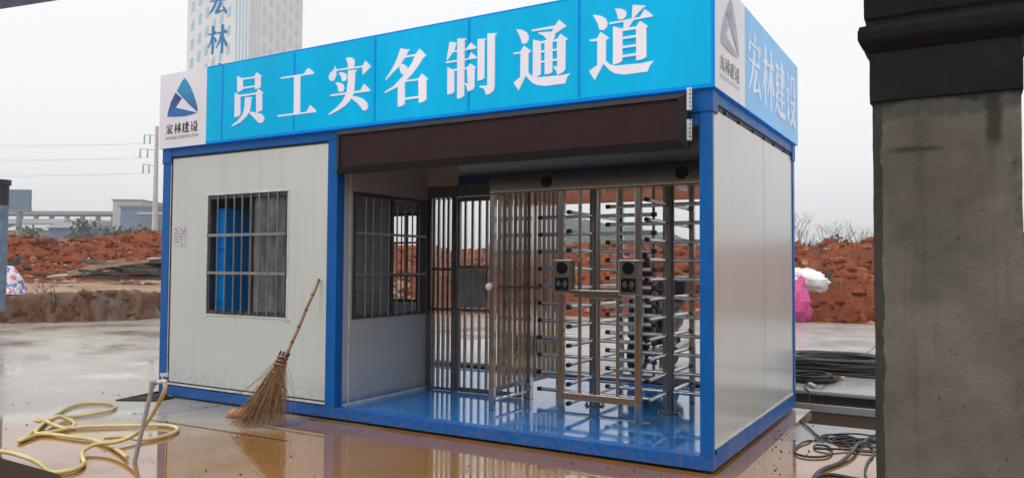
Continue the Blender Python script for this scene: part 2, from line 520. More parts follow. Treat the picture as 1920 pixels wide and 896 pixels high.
# red clay
t = NT('red_clay')
a = t.noise(.22, 6, .65); b = t.noise(1.7, 8, .72); c3 = t.noise(9, 6, .75)
c = t.ramp(b, [(.28, (.075, .017, .006)), (.44, (.19, .045, .015)), (.62, (.29, .080, .030)), (.82, (.42, .17, .085))])
c = t.mix(t.ramp(a, [(.42, 0.0), (.68, .6)]), c, (.12, .036, .018))
c = t.mix(t.ramp(c3, [(.6, 0.0), (.8, .35)]), c, (.50, .26, .16))
t.set(Base_Color=c, Roughness=.92, Specular_IOR_Level=.2)
t.bump(t.mix(.5, b, c3), .9, .06)
M['clay'] = t.m
M['clay_light'] = simple('dry_clay', (.40, .185, .105), .9, var=.35, scale=5, bump=.5, bscale=20, spec=.1)
M['clay_dark'] = simple('damp_clay', (.10, .030, .016), .85, var=.35, scale=5, bump=.5, bscale=20, spec=.15)
t = NT('sandy_bank_top')
b = t.noise(1.1, 7, .7); a = t.noise(.35, 4)
c = t.ramp(b, [(.3, (.26, .16, .095)), (.55, (.38, .26, .17)), (.8, (.47, .36, .26))])
c = t.mix(t.ramp(a, [(.45, 0.0), (.65, .7)]), c, (.30, .12, .06))
t.set(Base_Color=c, Roughness=.85); t.bump(t.mix(.5, b, t.noise(12, 5)), .6, .05)
M['sand'] = t.m
t = NT('broken_bank')
b = t.noise(1.6, 7, .72); a = t.noise(.6, 4); v = t.noise(7, 6, .75)
c = t.ramp(b, [(.30, (.045, .028, .020)), (.46, (.15, .055, .026)), (.58, (.17, .135, .10)), (.8, (.27, .245, .20))])
c = t.mix(t.ramp(v, [(.55, 0.0), (.75, .6)]), c, (.07, .05, .035))
t.set(Base_Color=c, Roughness=.85); t.bump(t.mix(.5, b, v), 1.0, .08)
M['bank'] = t.m
M['soil'] = simple('site_soil', (.20, .11, .065), .9, bump=.4, bscale=3, scale=.2)
M['bamboo'] = simple('bamboo', (.34, .20, .095), .45, var=.35, scale=14)
M['bamboo_dark'] = simple('bamboo_node', (.07, .035, .02), .6)
M['straw'] = simple('broom_straw', (.29, .165, .075), .8, var=.5, scale=25)
M['strap'] = simple('pale_strap', (.62, .52, .42), .6)
M['hose'] = simple('yellow_hose', (.72, .56, .24), .35, var=.22, scale=4)
M['pvc'] = simple('grey_pvc', (.33, .335, .34), .35, var=.2, scale=12)
M['white_pl'] = simple('white_plastic', (.80, .80, .78), .4)
M['cable'] = simple('black_cable', (.018, .018, .019), .42)
M['brass'] = simple('brass_plug', (.55, .32, .13), .4)
M['pink'] = simple('pink_sheet', (.56, .07, .25), .35, var=.3, scale=3)
M['bagwhite'] = simple('white_sheet', (.82, .82, .83), .4, var=.12, scale=3)
M['wood'] = simple('old_board', (.16, .125, .095), .8, var=.5, scale=3, bump=.4)
M['wood_pale'] = simple('pale_board', (.36, .25, .17), .8, var=.35, scale=3, bump=.4)
M['wood_dark'] = simple('dark_board', (.055, .045, .038), .85, var=.5, scale=3, bump=.4)
M['wood_grey'] = simple('grey_board', (.42, .41, .40), .7, var=.25, scale=3)
M['locker'] = simple('blue_locker', (.0, .26, .88), .4, var=.06, spec=.1)
M['card'] = simple('cardboard', (.22, .15, .11), .8)
M['sheet'] = simple('grey_sheet', (.17, .175, .165), .55, var=.25, scale=5, bump=.4, bscale=14)
M['redpaint'] = simple('dark_red_paint', (.10, .008, .014), .25, coat=.5)
M['rubber'] = simple('tyre_rubber', (.012, .012, .012), .7)
M['clump'] = simple('orange_lump', (.52, .22, .10), .8, var=.35, scale=14, bump=.7, bscale=40)
M['paper'] = simple('paper', (.66, .66, .70), .7, var=.05)
M['paperink'] = simple('paper_ink', (.16, .16, .32), .7)
M['wallgrey'] = simple('unseen_reflection_wall', (.075, .065, .055), .9)
M['postblue'] = simple('slate_blue_paint', (.13, .19, .28), .5, var=.3)
M['slate'] = simple('slate_fascia', (.055, .065, .11), .5)
M['farwhite'] = simple('far_white_wall', (.46, .46, .46), .8, var=.08, scale=.1)
M['fargrey'] = simple('far_grey_concrete', (.24, .255, .275), .8, var=.12, scale=.1)
M['farblue'] = simple('far_blue_cladding', (.10, .17, .30), .5, var=.2, scale=.2)
M['fardark'] = simple('far_dark_glass', (.10, .13, .17), .3)
M['billboard'] = simple('billboard_blue', (.10, .19, .27), .5, var=.2, scale=.3)
M['bark'] = simple('bark', (.07, .055, .045), .9)
M['twig'] = simple('bare_twig', (.36, .34, .325), .9)
def leafmat(name, a, b):
    t = NT(name)
    i = t.noise(.9, 4); t.set(Base_Color=t.ramp(i, [(.3, a), (.7, b)]), Roughness=.7); return t.m
M['leaf'] = leafmat('tree_leaf', (.018, .034, .022), (.05, .075, .04))
M['leaf2'] = leafmat('dull_leaf', (.06, .075, .045), (.12, .125, .07))
M['scrub'] = leafmat('scrub_leaf', (.05, .055, .03), (.15, .13, .075))
M['grass'] = leafmat('dry_grass', (.17, .13, .075), (.27, .21, .13))
M['orange'] = simple('orange_barrier', (.55, .17, .08), .6)
M['hill'] = simple('wooded_hill', (.055, .085, .085), .9, var=.25, scale=.12)
M['wire'] = simple('wire_grey', (.55, .56, .57), .6)
M['tower'] = simple('printed_white_vinyl', (.74, .74, .76), .45, var=.05, scale=1)
M['tower_b'] = simple('printed_white_vinyl_side', (.82, .84, .87), .4, var=.05, scale=1)
M['dot'] = simple('printed_pale_blue', (.40, .58, .70), .5, var=.08)
M['dot_b'] = simple('printed_faint_blue', (.70, .75, .81), .5, var=.05)
M['tower_ink'] = simple('printed_blue', (.0, .20, .48), .5, var=.05)
t = NT('striped_woven')
s = t.sep()
k = t.math('ADD', t.math('MULTIPLY', s[2], 4.0), t.math('ADD', t.math('MULTIPLY', s[0], 5.0), t.math('MULTIPLY', t.noise(2.5, 3), 2.5)))
f = t.math('FRACT', k)
t.set(Base_Color=t.ramp(f, [(.0, (.75, .73, .76)), (.34, (.75, .73, .76)), (.36, (.70, .22, .36)), (.58, (.70, .22, .36)), (.60, (.75, .73, .76)), (.74, (.75, .73, .76)), (.76, (.16, .22, .55)), (.97, (.16, .22, .55))]), Roughness=.6)
for r_ in t.n:
    if r_.type == 'VALTORGB' and len(r_.color_ramp.elements) == 8: r_.color_ramp.interpolation = 'CONSTANT'
M['woven'] = t.m
GLYPH = {
'yuan':[[(1230,650),(1313,615),(1316,505),(1267,489),(1235,482)],[(1308,619),(1484,616),(1484,600),(1309,603)],[(1477,614),(1515,653),(1589,606),(1572,594),(1574,501),(1543,489),(1493,487),(1490,604)],[(1314,528),(1494,525),(1494,510),(1314,510)],[(1201,485),(1283,449),(1288,259),(1268,243),(1203,235)],[(1278,454),(1515,451),(1516,435),(1278,436)],[(1513,451),(1545,484),(1612,439),(1597,425),(1601,269),(1559,259),(1520,252)],[(1354,423),(1453,412),(1458,406),(1443,394),(1438,326),(1422,277),(1385,229),(1295,179),(1170,146),(1163,154),(1255,196),(1323,252),(1351,321)],[(1422,272),(1520,253),(1588,234),(1628,200),(1633,172),(1615,147),(1576,145),(1547,156),(1497,201),(1432,248)]],
'gong':[[(1848,563),(2160,560),(2191,595),(2217,608),(2289,557),(2287,544),(1851,547)],[(2028,560),(2113,556),(2115,187),(2031,185)],[(1817,199),(2199,195),(2246,255),(2324,196),(2321,181),(1819,183)]],
'shi':[[(2679,638),(2710,644),(2757,635),(2787,614),(2792,581),(2784,556),(2767,542),(2713,544),(2709,585),(2693,620)],[(2572,551),(2886,545),(2919,586),(2986,525),(2887,462),(2882,531),(2572,537)],[(2554,584),(2572,547),(2569,491),(2547,454),(2517,447),(2485,464),(2477,499),(2497,526),(2541,554)],[(2599,517),(2651,513),(2691,493),(2700,462),(2688,434),(2644,431),(2630,477),(2608,503)],[(2561,431),(2614,423),(2658,401),(2671,367),(2659,339),(2615,337),(2600,349),(2593,389)],[(2501,325),(2864,323),(2905,378),(2979,317),(2977,304),(2504,309)],[(2714,523),(2819,516),(2815,506),(2802,499),(2793,360),(2780,296),(2751,254),(2692,208),(2606,171),(2492,139),(2481,146),(2570,190),(2648,245),(2698,312),(2715,421)],[(2763,282),(2827,272),(2895,245),(2942,208),(2957,171),(2947,147),(2922,136),(2897,142),(2871,177),(2820,221),(2759,263)]],
'ming':[[(3315,644),(3378,624),(3423,618),(3401,607),(3378,569),(3328,510),(3301,486),(3222,432),(3157,382),(3152,392),(3222,470),(3276,551)],[(3374,569),(3479,569),(3479,556),(3359,552)],[(3475,562),(3524,611),(3595,541),(3564,526),(3496,449),(3450,405),(3389,359),(3292,308),(3149,269),(3143,279),(3248,322),(3357,404),(3403,454),(3449,504)],[(3324,506),(3360,494),(3391,468),(3400,445),(3365,403),(3333,416),(3319,439),(3305,479)],[(3292,317),(3367,359),(3370,150),(3345,137),(3294,132)],[(3366,353),(3516,354),(3517,340),(3366,341)],[(3516,354),(3552,392),(3620,336),(3600,328),(3602,163),(3576,151),(3523,142)],[(3369,202),(3518,203),(3519,186),(3370,185)]],
'zhi':[[(3835,626),(3910,606),(3898,589),(3887,547),(3814,471),(3807,474)],[(3862,543),(4007,544),(4047,589),(4106,541),(4098,532),(3871,531)],[(3799,464),(4024,459),(4051,508),(4112,456),(4107,450),(3802,448)],[(3916,640),(4005,629),(3999,620),(3988,613),(3987,156),(3959,142),(3917,138)],[(3817,414),(3887,380),(3889,200),(3870,188),(3819,183)],[(3880,389),(4017,386),(4017,372),(3880,374)],[(4013,383),(4044,417),(4105,376),(4090,368),(4088,218),(4078,199),(4025,185),(4015,213),(4010,236),(3990,249),(3990,259),(4024,251)],[(4117,606),(4199,598),(4191,587),(4184,582),(4184,279),(4159,266),(4120,262)],[(4212,637),(4304,627),(4296,617),(4283,610),(4283,196),(4272,164),(4245,148),(4203,138),(4195,166),(4179,194),(4140,208),(4140,220),(4215,213)]],
'tong':[[(4480,633),(4533,620),(4577,593),(4596,556),(4590,526),(4569,505),(4534,510),(4522,553),(4502,598)],[(4456,449),(4519,447),(4550,492),(4619,439),(4593,427),(4592,270),(4571,256),(4504,142),(4459,210),(4520,247),(4521,433),(4456,436)],[(4567,256),(4592,272),(4625,242),(4675,226),(4878,218),(4959,223),(4930,196),(4915,151),(4744,151),(4676,165),(4629,187),(4591,226)],[(4623,607),(4828,609),(4861,648),(4924,590),(4832,549),(4795,564),(4817,588),(4625,593)],[(4681,576),(4780,568),(4828,552),(4825,519),(4810,505),(4757,509),(4727,544),(4685,566)],[(4634,528),(4703,502),(4704,246),(4668,229),(4633,238)],[(4697,504),(4847,501),(4847,484),(4697,487)],[(4844,497),(4875,537),(4936,489),(4918,479),(4916,260),(4900,239),(4849,225),(4839,256),(4818,283),(4818,294),(4848,289)],[(4738,508),(4806,507),(4805,251),(4781,240),(4740,241)],[(4703,428),(4848,426),(4848,412),(4703,414)],[(4704,348),(4848,349),(4848,334),(4704,335)]],
'dao':[[(5144,642),(5206,625),(5247,598),(5264,560),(5258,530),(5232,513),(5199,520),(5184,569)],[(5118,457),(5177,456),(5208,503),(5277,448),(5251,434),(5250,279),(5233,264),(5161,147),(5113,220),(5181,257),(5182,437),(5120,443)],[(5228,265),(5250,281),(5281,251),(5325,235),(5526,226),(5624,233),(5593,201),(5575,161),(5398,160),(5325,177),(5281,206)],[(5323,659),(5368,650),(5405,631),(5415,605),(5405,583),(5379,570),(5348,575),(5339,621)],[(5462,663),(5563,640),(5526,617),(5469,566),(5455,568)],[(5277,560),(5519,565),(5554,616),(5617,561),(5614,553),(5279,548)],[(5392,554),(5473,555),(5434,507),(5392,496)],[(5309,528),(5383,499),(5382,265),(5358,251),(5309,244)],[(5379,503),(5498,499),(5498,481),(5379,481)],[(5489,496),(5520,536),(5582,487),(5567,480),(5567,268),(5540,255),(5491,250)],[(5383,437),(5491,437),(5491,421),(5383,421)],[(5383,371),(5491,369),(5491,354),(5383,355)],[(5383,303),(5491,304),(5491,288),(5383,287)]],
'logo':[[(408,731),(455,691),(509,625),(571,521),(619,414),(630,358),(615,355),(489,440),(368,534),(283,603),(311,635),(363,694)],[(264,587),(366,521),(271,432),(132,350),(151,409),(195,500)],[(272,426),(570,353),(619,345),(558,331),(428,322),(255,330),(135,343)]],
}

# ================================================================== SETTING
# ground to the horizon
mb = MB(); mb.box(-900, 900, -300, 1500, -1.2, -.22)
structure(mb.build('ground', M['soil']))

# concrete yard in one sheet with a trench and a recess left open at the right of the cabin
def cells(xs, ys, holes, ztop, zbot):
    mb = MB(); idx = {}
    def vid(i, j):
        if (i, j) not in idx:
            idx[(i, j)] = len(mb.v); mb.v.append((xs[i], ys[j], ztop))
        return idx[(i, j)]
    have = {(i, j) for i in range(len(xs) - 1) for j in range(len(ys) - 1) if (i, j) not in holes}
    for (i, j) in have:
        mb.f.append((vid(i, j), vid(i + 1, j), vid(i + 1, j + 1), vid(i, j + 1))); mb.sm.append(False)
        for (a, b, di, dj) in (((i, j), (i + 1, j), 0, -1), ((i + 1, j), (i + 1, j + 1), 1, 0), ((i + 1, j + 1), (i, j + 1), 0, 1), ((i, j + 1), (i, j), -1, 0)):
            if (i + di, j + dj) not in have:
                pa, pb = (xs[a[0]], ys[a[1]]), (xs[b[0]], ys[b[1]])
                mb.add([(*pa, ztop), (*pb, ztop), (*pb, zbot), (*pa, zbot)], [(0, 1, 2, 3)])
    return mb
xs = [-40, -30, -20, -12, -6, -.6, .14, 1.2, 4, 14]
ys = [-16, -8, -4, 0, 1.45, 2.40, 2.96, 3.95, 8, 14.6]
holes = {(6, 4), (7, 4), (6, 5), (7, 5), (8, 5), (5, 6), (6, 6), (7, 6), (8, 6)}
structure(cells(xs, ys, holes, 0.0, -.2).build('yard', M['yard']))
mb = MB(); mb.box(.14, 4, 1.45, 2.40, -.2, -.035)
structure(mb.build('recess', M['recess']))
mb = MB(); mb.box(-.6, 14, 2.41, 3.94, -.2, -.095)
structure(mb.build('trench', M['mudwet']))
# raised slab behind
mb = MB(); mb.box(-6.08, 14, 3.951, 14.7, .006, .10).box(-6.08, 14, 3.56, 3.95, .055, .10)
structure(mb.build('raised_slab', M['slab'], bevel=.012))
mb = MB(); mb.box(-.59, 14, 3.38, 3.41, -.094, -.012)
structure(mb.build('ledge', M['slab'], bevel=.008))
# joints
def strip(pts, w, z, name, mat):
    mb = MB()
    P = [Vector((p[0], p[1], 0)) for p in pts]
    for a, b in zip(P, P[1:]):
        d = (b - a).normalized(); n = Vector((-d.y, d.x, 0)) * w / 2
        mb.add([(*(a + n).xy, z), (*(b + n).xy, z), (*(b - n).xy, z), (*(a - n).xy, z)], [(0, 1, 2, 3)])
    return structure(mb.build(name, mat))
strip([(-5.0, -.869), (-4.5, -.84), (-3.94, -.821), (-3.2, -.80)], .016, .004, 'joint', M['joint'])
strip([(-5.30, -.76), (-5.08, -.679), (-4.99, -.40), (-4.97, -.02)], .010, .0045, 'joint', M['joint'])
strip([(.12, 3.64), (.13, 4.4), (.14, 5.4), (.14, 9), (.14, 14.5)], .014, .104, 'joint', M['joint'])
strip([(-6.0, 8.9), (2, 8.9), (14, 8.9)], .014, .104, 'joint', M['joint'])
strip([(.10, 1.40), (.60, 1.41), (1.3, 1.40)], .012, .004, 'joint', M['joint'])
# thin near-black sheet painting the dark of a recessed gap, left end
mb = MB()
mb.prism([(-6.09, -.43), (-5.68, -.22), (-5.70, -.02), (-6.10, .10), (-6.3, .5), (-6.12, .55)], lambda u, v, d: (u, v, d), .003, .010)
structure(mb.build('dark_gap_sheet', M['gap_dark']))
# low edge of a darker apron near the camera, bottom left
mb = MB(); mb.prism([(-4.42, -2.375), (-3.60, -2.40), (-2.9, -2.62), (-3.0, -4.2), (-6.5, -4.2), (-6.5, -2.35)], lambda u, v, d: (u, v, d), .003, .05)
structure(mb.build('apron', M['mudwet'], bevel=.01))

gw = MB().box(-17, 17, -14.4, -14.0, -.1, 4.6)  # added out of view so the polished steel reflects something dark
gw = gw.build('reflection_wall', M['wallgrey']); tag(gw, 'plain dark wall added unseen behind the viewer for the steel to reflect', 'wall')
# ---- earth: bank on the left, red mounds behind
LINE = [(-60, -30), (-19.2, 1.0), (-17.9, 4.2), (-17.1, 5.6), (-16.4, 7.3), (-14.6, 10.4), (-12.2, 13.2), (-9.2, 14.5), (-4, 14.3), (0, 14.35), (6, 14.5), (20, 14.4), (60, 10)]
def sdist(x, y):
    best = 1e9; sgn = 1; sa = 0; tot = 0
    for (ax, ay), (bx, by) in zip(LINE, LINE[1:]):
        dx, dy = bx - ax, by - ay; L2 = dx * dx + dy * dy
        t = max(0, min(1, ((x - ax) * dx + (y - ay) * dy) / L2))
        px, py = ax + t * dx, ay + t * dy
        d = math.hypot(x - px, y - py)
        if d < best - 1e-9:
            best = d; sgn = 1 if (dx * (y - ay) - dy * (x - ax)) > 0 else -1
            sa = px
    return best * sgn, sa
def sst(a, b, x):
    t = max(0, min(1, (x - a) / (b - a))); return t * t * (3 - 2 * t)
def earth(x, y):
    d, px = sdist(x, y)
    lw = 1 - sst(-15.5, -9.5, px)                        # 1 on the left bank, 0 along the back
    p = Vector((x, y, 0))
    n1 = noise.fractal(p * .16, 1, 2, 3); n2 = noise.fractal(p * .55 + Vector((9, 3, 1)), .9, 2, 5)
    n3 = noise.ridged_multi_fractal(p * 2.4, .9, 2, 4, 1.0, 2.0) - 1.0
    n4 = noise.fractal(p * 5.0, .8, 2, 3)
    dd = d + .45 * n2 + .2 * n4
    # left: 0.62 m bank, level top, then mound
    zl = .66 * sst(0, .62, dd + .30 * noise.fractal(p * 2.2, .8, 2, 3)) + .12 * sst(.7, 7, dd) + sst(8.5, 17, dd + 1.8 * n1) * (1.08 + .5 * n1) + sst(15, 23, dd) * .30
    pk = math.exp(-((x + 30.5) ** 2 + (y - 17.5) ** 2) / 22) * .9
    zl += pk
    # back: slope straight from the slab
    zr = 1.15 * sst(-.1, 3.4, dd) + sst(3.0, 11.5, dd + 1.2 * n1) * (.88 + .5 * n1)
    z = lw * zl + (1 - lw) * zr
    far = sst(34, 75, d)
    z *= (1 - far)
    amp = sst(-.1, 1.2, dd) * (1 - .6 * far)
    flat = lw * sst(.6, 1.4, dd) * (1 - sst(7.5, 10.5, dd))
    amp *= (1 - .75 * flat)
    z += amp * ((.20 + .14 * (1 - lw)) * n2 + .085 * n3 + .07 * n4 + .05 * noise.fractal(p * 9.0, .7, 2, 2))
    return (z if d > -.3 else -.3) - .21 * sst(.35, -.3, dd), d, lw, flat
mb = MB(); 
na, nr = 560, 250
R0, R1 = 13.5, 105.0
idx = {}
for i in range(na + 1):
    a = rad(-86 + 146 * i / na)
    for j in range(nr + 1):
        r = R0 * (R1 / R0) ** (j / nr)
        x, y = 1.5 + r * math.sin(a), -5.3 + r * math.cos(a)
        z, d, lw, flat = earth(x, y)
        idx[(i, j)] = len(mb.v); mb.v.append((x, y, z))
mats = []
for i in range(na):
    for j in range(nr):
        q = (idx[(i, j)], idx[(i + 1, j)], idx[(i + 1, j + 1)], idx[(i, j + 1)])
        cx = sum(mb.v[k][0] for k in q) / 4; cy = sum(mb.v[k][1] for k in q) / 4
        if max(mb.v[k][2] for k in q) < -.19: continue
        d, px = sdist(cx, cy)
        lw = 1 - sst(-15.5, -9.5, px)
        nn = noise.fractal(Vector((cx, cy, 2)) * .5, .9, 2, 4)
        mi = 0
        if lw > .5 and d < 1.15 + .35 * nn: mi = 2
        elif lw > .45 and d < 7.2 + 2.2 * nn: mi = 1
        mb.f.append(q); mb.sm.append(True); mats.append(mi)
o = mb.build('earth', [M['clay'], M['sand'], M['bank']])
o.data.polygons.foreach_set('material_index', mats)
structure(o)

# loose clods on the earth: nobody could count them
def clods(n, amin, amax, rmin, rmax, smin, smax, test, name, mat, seed):
    random.seed(seed)
    mb = MB(); k = 0; tries = 0
    while k < n and tries < n * 12:
        tries += 1
        a = rad(random.uniform(amin, amax)); r = rmin * (rmax / rmin) ** random.random()
        x, y = 1.5 + r * math.sin(a), -5.3 + r * math.cos(a)
        z, d, lw, flat = earth(x, y)
        if not test(d, lw, flat): continue
        s = smin * (smax / smin) ** (random.random() ** 3.4) 
        mb.lump((x, y, z + s * .2), s, s * random.uniform(.6, 1), s * random.uniform(.45, .8), 6, 4, .5, 1.6, False)
        k += 1
    return structure(mb.build(name, mat), 'stuff')
clods(6500, -66, -40, 17, 48, .025, .22, lambda d, l, f: d > 1.2 and f < .4, 'red_clods', M['clay'], 3)
clods(7000, -40, 14, 18.5, 42, .025, .24, lambda d, l, f: d > .15, 'red_clods', M['clay'], 4)
clods(1500, -66, -40, 17, 46, .025, .16, lambda d, l, f: d > 1.2 and f < .5, 'dry_clods', M['clay_light'], 13)
clods(1800, -40, 14, 18.5, 40, .025, .17, lambda d, l, f: d > .1, 'dry_clods', M['clay_light'], 14)
clods(1500, -66, 14, 17, 40, .04, .26, lambda d, l, f: d > 1.0 and f < .4, 'damp_clods', M['clay_dark'], 15)
clods(110, -62, 12, 17, 40, .2, .48, lambda d, l, f: d > 2.0 and f < .3, 'red_clods', M['clay'], 6)
clods(220, -66, -45, 17, 22, .03, .12, lambda d, l, f: -.1 < d < 1.0 and l > .5, 'bank_rubble', M['bank'], 5)

# distant wooded hill and horizon scrub
mb = MB()
def hillband(x0, x1, y, hgt, depth, seed, n=90):
    random.seed(seed); off = random.random() * 99
    vs = []; fs = []
    rows = 7
    for i in range(n + 1):
        t = i / n; x = x0 + (x1 - x0) * t
        env = math.sin(math.pi * t) ** .6
        for j in range(rows):
            v = j / (rows - 1)
            z = hgt * env * (1 + .35 * noise.fractal(Vector((x * .02 + off, v, 0)), 1, 2, 4)) * math.sin(math.pi * v) + .5 * noise.fractal(Vector((x * .4, v * 3, off)), .8, 2, 3)
            vs.append((x, y + depth * v, z - .8))
    for i in range(n):
        for j in range(rows - 1):
            a = i * rows + j; fs.append((a, a + rows, a + rows + 1, a + 1))
    mb.add(vs, fs, True)
hillband(-95, -38, 122, 12.5, 40, 1)
hillband(-60, 60, 150, 3.0, 30, 2)
structure(mb.build('hills', M['hill']))

# ================================================================== GUARD CABIN
cab = thing('guard_cabin', (-3, 1.46, 0), 'white panel guard cabin on blue steel frame with open passage at its right half', 'cabin')
def part(mb, name, mat, parent=cab, bevel=0): return mb.build(name, mat, parent, bevel)
# base frame
W = 2.924
part(MB().box(-6, 0, 0, .10, .022, .118).box(-6, 0, W - .1, W, .022, .118).box(-6, -5.9, .10, W - .1, .022, .118).box(-.1, 0, .10, W - .1, .022, .15), 'base_frame', M['blue'], bevel=.004)
part(MB().box(-5.9, -.10, .10, W - .10, .05, .110), 'floor', M['floor'])
for x in (-5.5, -4.2, -2.9, -1.5, -.4):
    for y in (.15, 2.6): part(MB().box(x - .12, x + .12, y, y + .18, -.002, .0215), 'support_pad', M['wood_dark'])
# posts
for (x0, x1, y0, y1, z0, z1) in ((-6, -5.88, 0, .10, .119, 2.56), (-3.585, -3.465, 0, .10, .119, 2.56), (-.09, .0, 0, .048, .119, 2.56), (-.12, .0, W - .09, W, .119, 2.56), (-6, -5.88, W - .10, W, .119, 2.56)):
    part(MB().box(x0, x1, y0, y1, z0, z1), 'post', M['blue'], bevel=.004)
# roof beams
part(MB().box(-6, 0, 0, .10, 2.562, 2.648), 'roof_beam', M['blue'], bevel=.004)
part(MB().box(-.1, 0.0, .102, W - .002, 2.562, 2.648), 'roof_beam', M['blue'], bevel=.004)
part(MB().box(-5.879, -.122, W - .09, W - .002, 2.27, 2.56), 'roof_beam', M['blue_shaded'])
part(MB().box(-3.46, -.095, .004, .06, 2.40, 2.558), 'lintel', M['blue'])
for x0, x1, y0, y1 in ((-6.008, -5.86, -.008, .13), (-.15, .008, -.008, .13), (-.15, .008, W - .13, W + .008)):
    part(MB().box(x0, x1, y0, y1, 2.49, 2.6485), 'corner_block', M['blue'], bevel=.006)
part(MB().box(-5.99, -.01, .105, W - .004, 2.60, 2.63), 'roof', M['galv'])
part(MB().box(-5.9, -.05, .101, W - .10, 2.535, 2.56), 'ceiling', M['ceil'])
# front wall with window hole
def wall_hole_x(x0, x1, y0, y1, z0, z1, hx0, hx1, hz0, hz1):
    return MB().box(x0, hx0, y0, y1, z0, z1).box(hx1, x1, y0, y1, z0, z1).box(hx0, hx1, y0, y1, z0, hz0).box(hx0, hx1, y0, y1, hz1, z1)
wf = part(wall_hole_x(-5.852, -3.588, .016, .066, .168, 2.541, -5.27, -4.11, .905, 2.122), 'wall', M['panel'])
part(MB().box(-5.878, -3.587, .004, .066, .134, .1525), 'sill_trim', M['trim'])
part(MB().box(-5.879, -3.587, .020, .066, .153, .1675), 'seal', M['seal'])
part(MB().box(-5.879, -3.587, .024, .066, .119, .1335), 'seal', M['seal'])
part(MB().box(-5.879, -5.853, .012, .066, .168, 2.541).box(-5.879, -3.587, .012, .066, 2.5415, 2.561), 'seal', M['seal'])
part(MB().box(-5.876, -5.868, .006, .0115, .2, 2.53), 'edge_trim', M['trim'])
# pale sealant line round the window
tr = MB(); a, b, c, d = -5.285, -4.095, .890, 2.137
tr.box(a, b, .010, .0155, d - .015, d).box(a, b, .010, .0155, c, c + .015).box(a, a + .015, .010, .0155, c + .0155, d - .0155).box(b - .015, b, .010, .0155, c + .0155, d - .0155)
tr.box(-4.13, -4.06, .009, .0145, .872, .884).box(-5.30, -5.24, .009, .0145, .874, .886)
part(tr, 'sealant', M['trim'])
# front window
win = part(MB().box(-5.27, -4.11, .02, .075, .905, .945).box(-5.27, -4.11, .02, .075, 2.082, 2.122).box(-5.27, -5.232, .02, .075, .946, 2.081).box(-4.148, -4.11, .02, .075, .946, 2.081).box(-4.67, -4.625, .035, .085, .946, 2.081), 'window', M['winframe'])
for x in (-5.107, -4.986, -4.858, -4.74, -4.616, -4.495, -4.368, -4.243):
    part(MB().rod((x, .008, .915), (x, .008, 2.11), .0085, 8), 'bar', M['bar'], win)
for z in (1.325, 1.709):
    part(MB().box(-5.262, -4.118, -.004, .0, z - .014, z + .014), 'crossbar', M['bar'], win)
part(MB().box(-4.624, -4.149, .055, .060, .946, 2.081), 'pane', M['dirtyglass'], win)
# left end wall, back wall of the guard room, inner wall with window
part(MB().box(-5.99, -5.94, .102, W - .102, .12, 2.56), 'wall', M['panel_side'])
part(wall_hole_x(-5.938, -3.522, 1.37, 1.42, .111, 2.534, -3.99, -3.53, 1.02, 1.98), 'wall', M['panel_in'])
bw = part(MB().box(-3.99, -3.53, 1.375, 1.415, 1.02, 1.05).box(-3.99, -3.53, 1.375, 1.415, 1.95, 1.98).box(-3.99, -3.96, 1.375, 1.415, 1.051, 1.949).box(-3.56, -3.53, 1.375, 1.415, 1.051, 1.949).box(-3.77, -3.745, 1.38, 1.41, 1.051, 1.949), 'window', M['winframe'])
for x in (-3.92, -3.86, -3.80, -3.71, -3.65, -3.60): part(MB().rod((x, 1.435, 1.03), (x, 1.435, 1.97), .008, 6), 'bar', M['winframe'], bw)
for z in (1.30, 1.66): part(MB().box(-3.98, -3.54, 1.428, 1.442, z - .01, z + .01), 'crossbar', M['winframe'], bw)
iw = MB()
X0, X1 = -3.52, -3.47
iw.box(X0, X1, .102, .222, .111, 2.534).box(X0, X1, 1.352, 1.42, .111, 2.534).box(X0, X1, .222, 1.352, .111, .905).box(X0, X1, .222, 1.352, 2.106, 2.534)
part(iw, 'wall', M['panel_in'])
part(MB().box(X1, X1 + .006, .18, .19, .125, 2.53).box(X1, X1 + .005, .10, 1.40, .1105, .135), 'edge_trim', M['trim'])
w2 = part(MB().box(X0, X1 + .008, .222, 1.352, .905, .94).box(X0, X1 + .008, .222, 1.352, 2.07, 2.106).box(X0, X1 + .008, .222, .258, .941, 2.069).box(X0, X1 + .008, 1.27, 1.352, .941, 2.069).box(X0 + .01, X1 - .005, .80, .835, .941, 2.069), 'window', M['winframe'])
for y in (.383, .49, .608, .729, .854, .982, 1.105, 1.222): part(MB().rod((X1 + .018, y, .915), (X1 + .018, y, 2.06), .0085, 8), 'bar', M['bar'], w2)
for z in (1.324, 1.715): part(MB().box(X1 + .027, X1 + .032, .24, 1.34, z - .013, z + .013), 'crossbar', M['bar'], w2)
part(MB().box(X0 + .015, X0 + .019, .259, .80, .941, 2.069), 'pane', M['glass'], w2)
# fascia above the fence
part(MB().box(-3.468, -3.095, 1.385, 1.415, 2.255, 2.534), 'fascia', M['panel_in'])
# right end wall (outside seen)
part(MB().box(-.052, -.010, .052, W - .092, .156, 2.520), 'wall', M['panel_side'])
part(MB().box(-.045, -.004, .052, W - .092, .1505, .1555), 'seal', M['seal'])
part(MB().box(-.05, -.012, .050, W - .092, 2.521, 2.561), 'seal', M['seal'])
part(MB().box(-.009, -.003, .06, W - .1, .157, .172), 'edge_trim', M['trim'])
for y in (1.60,): part(MB().box(-.0095, -.0088, y, y + .004, .16, 2.515), 'seam', M['galv'])
cl = MB()
for y in (.35, .75, 1.2, 1.6, 2.0, 2.45): cl.box(-.010, .004, y, y + .04, 2.525, 2.545)
part(cl, 'panel_clip', M['black'])

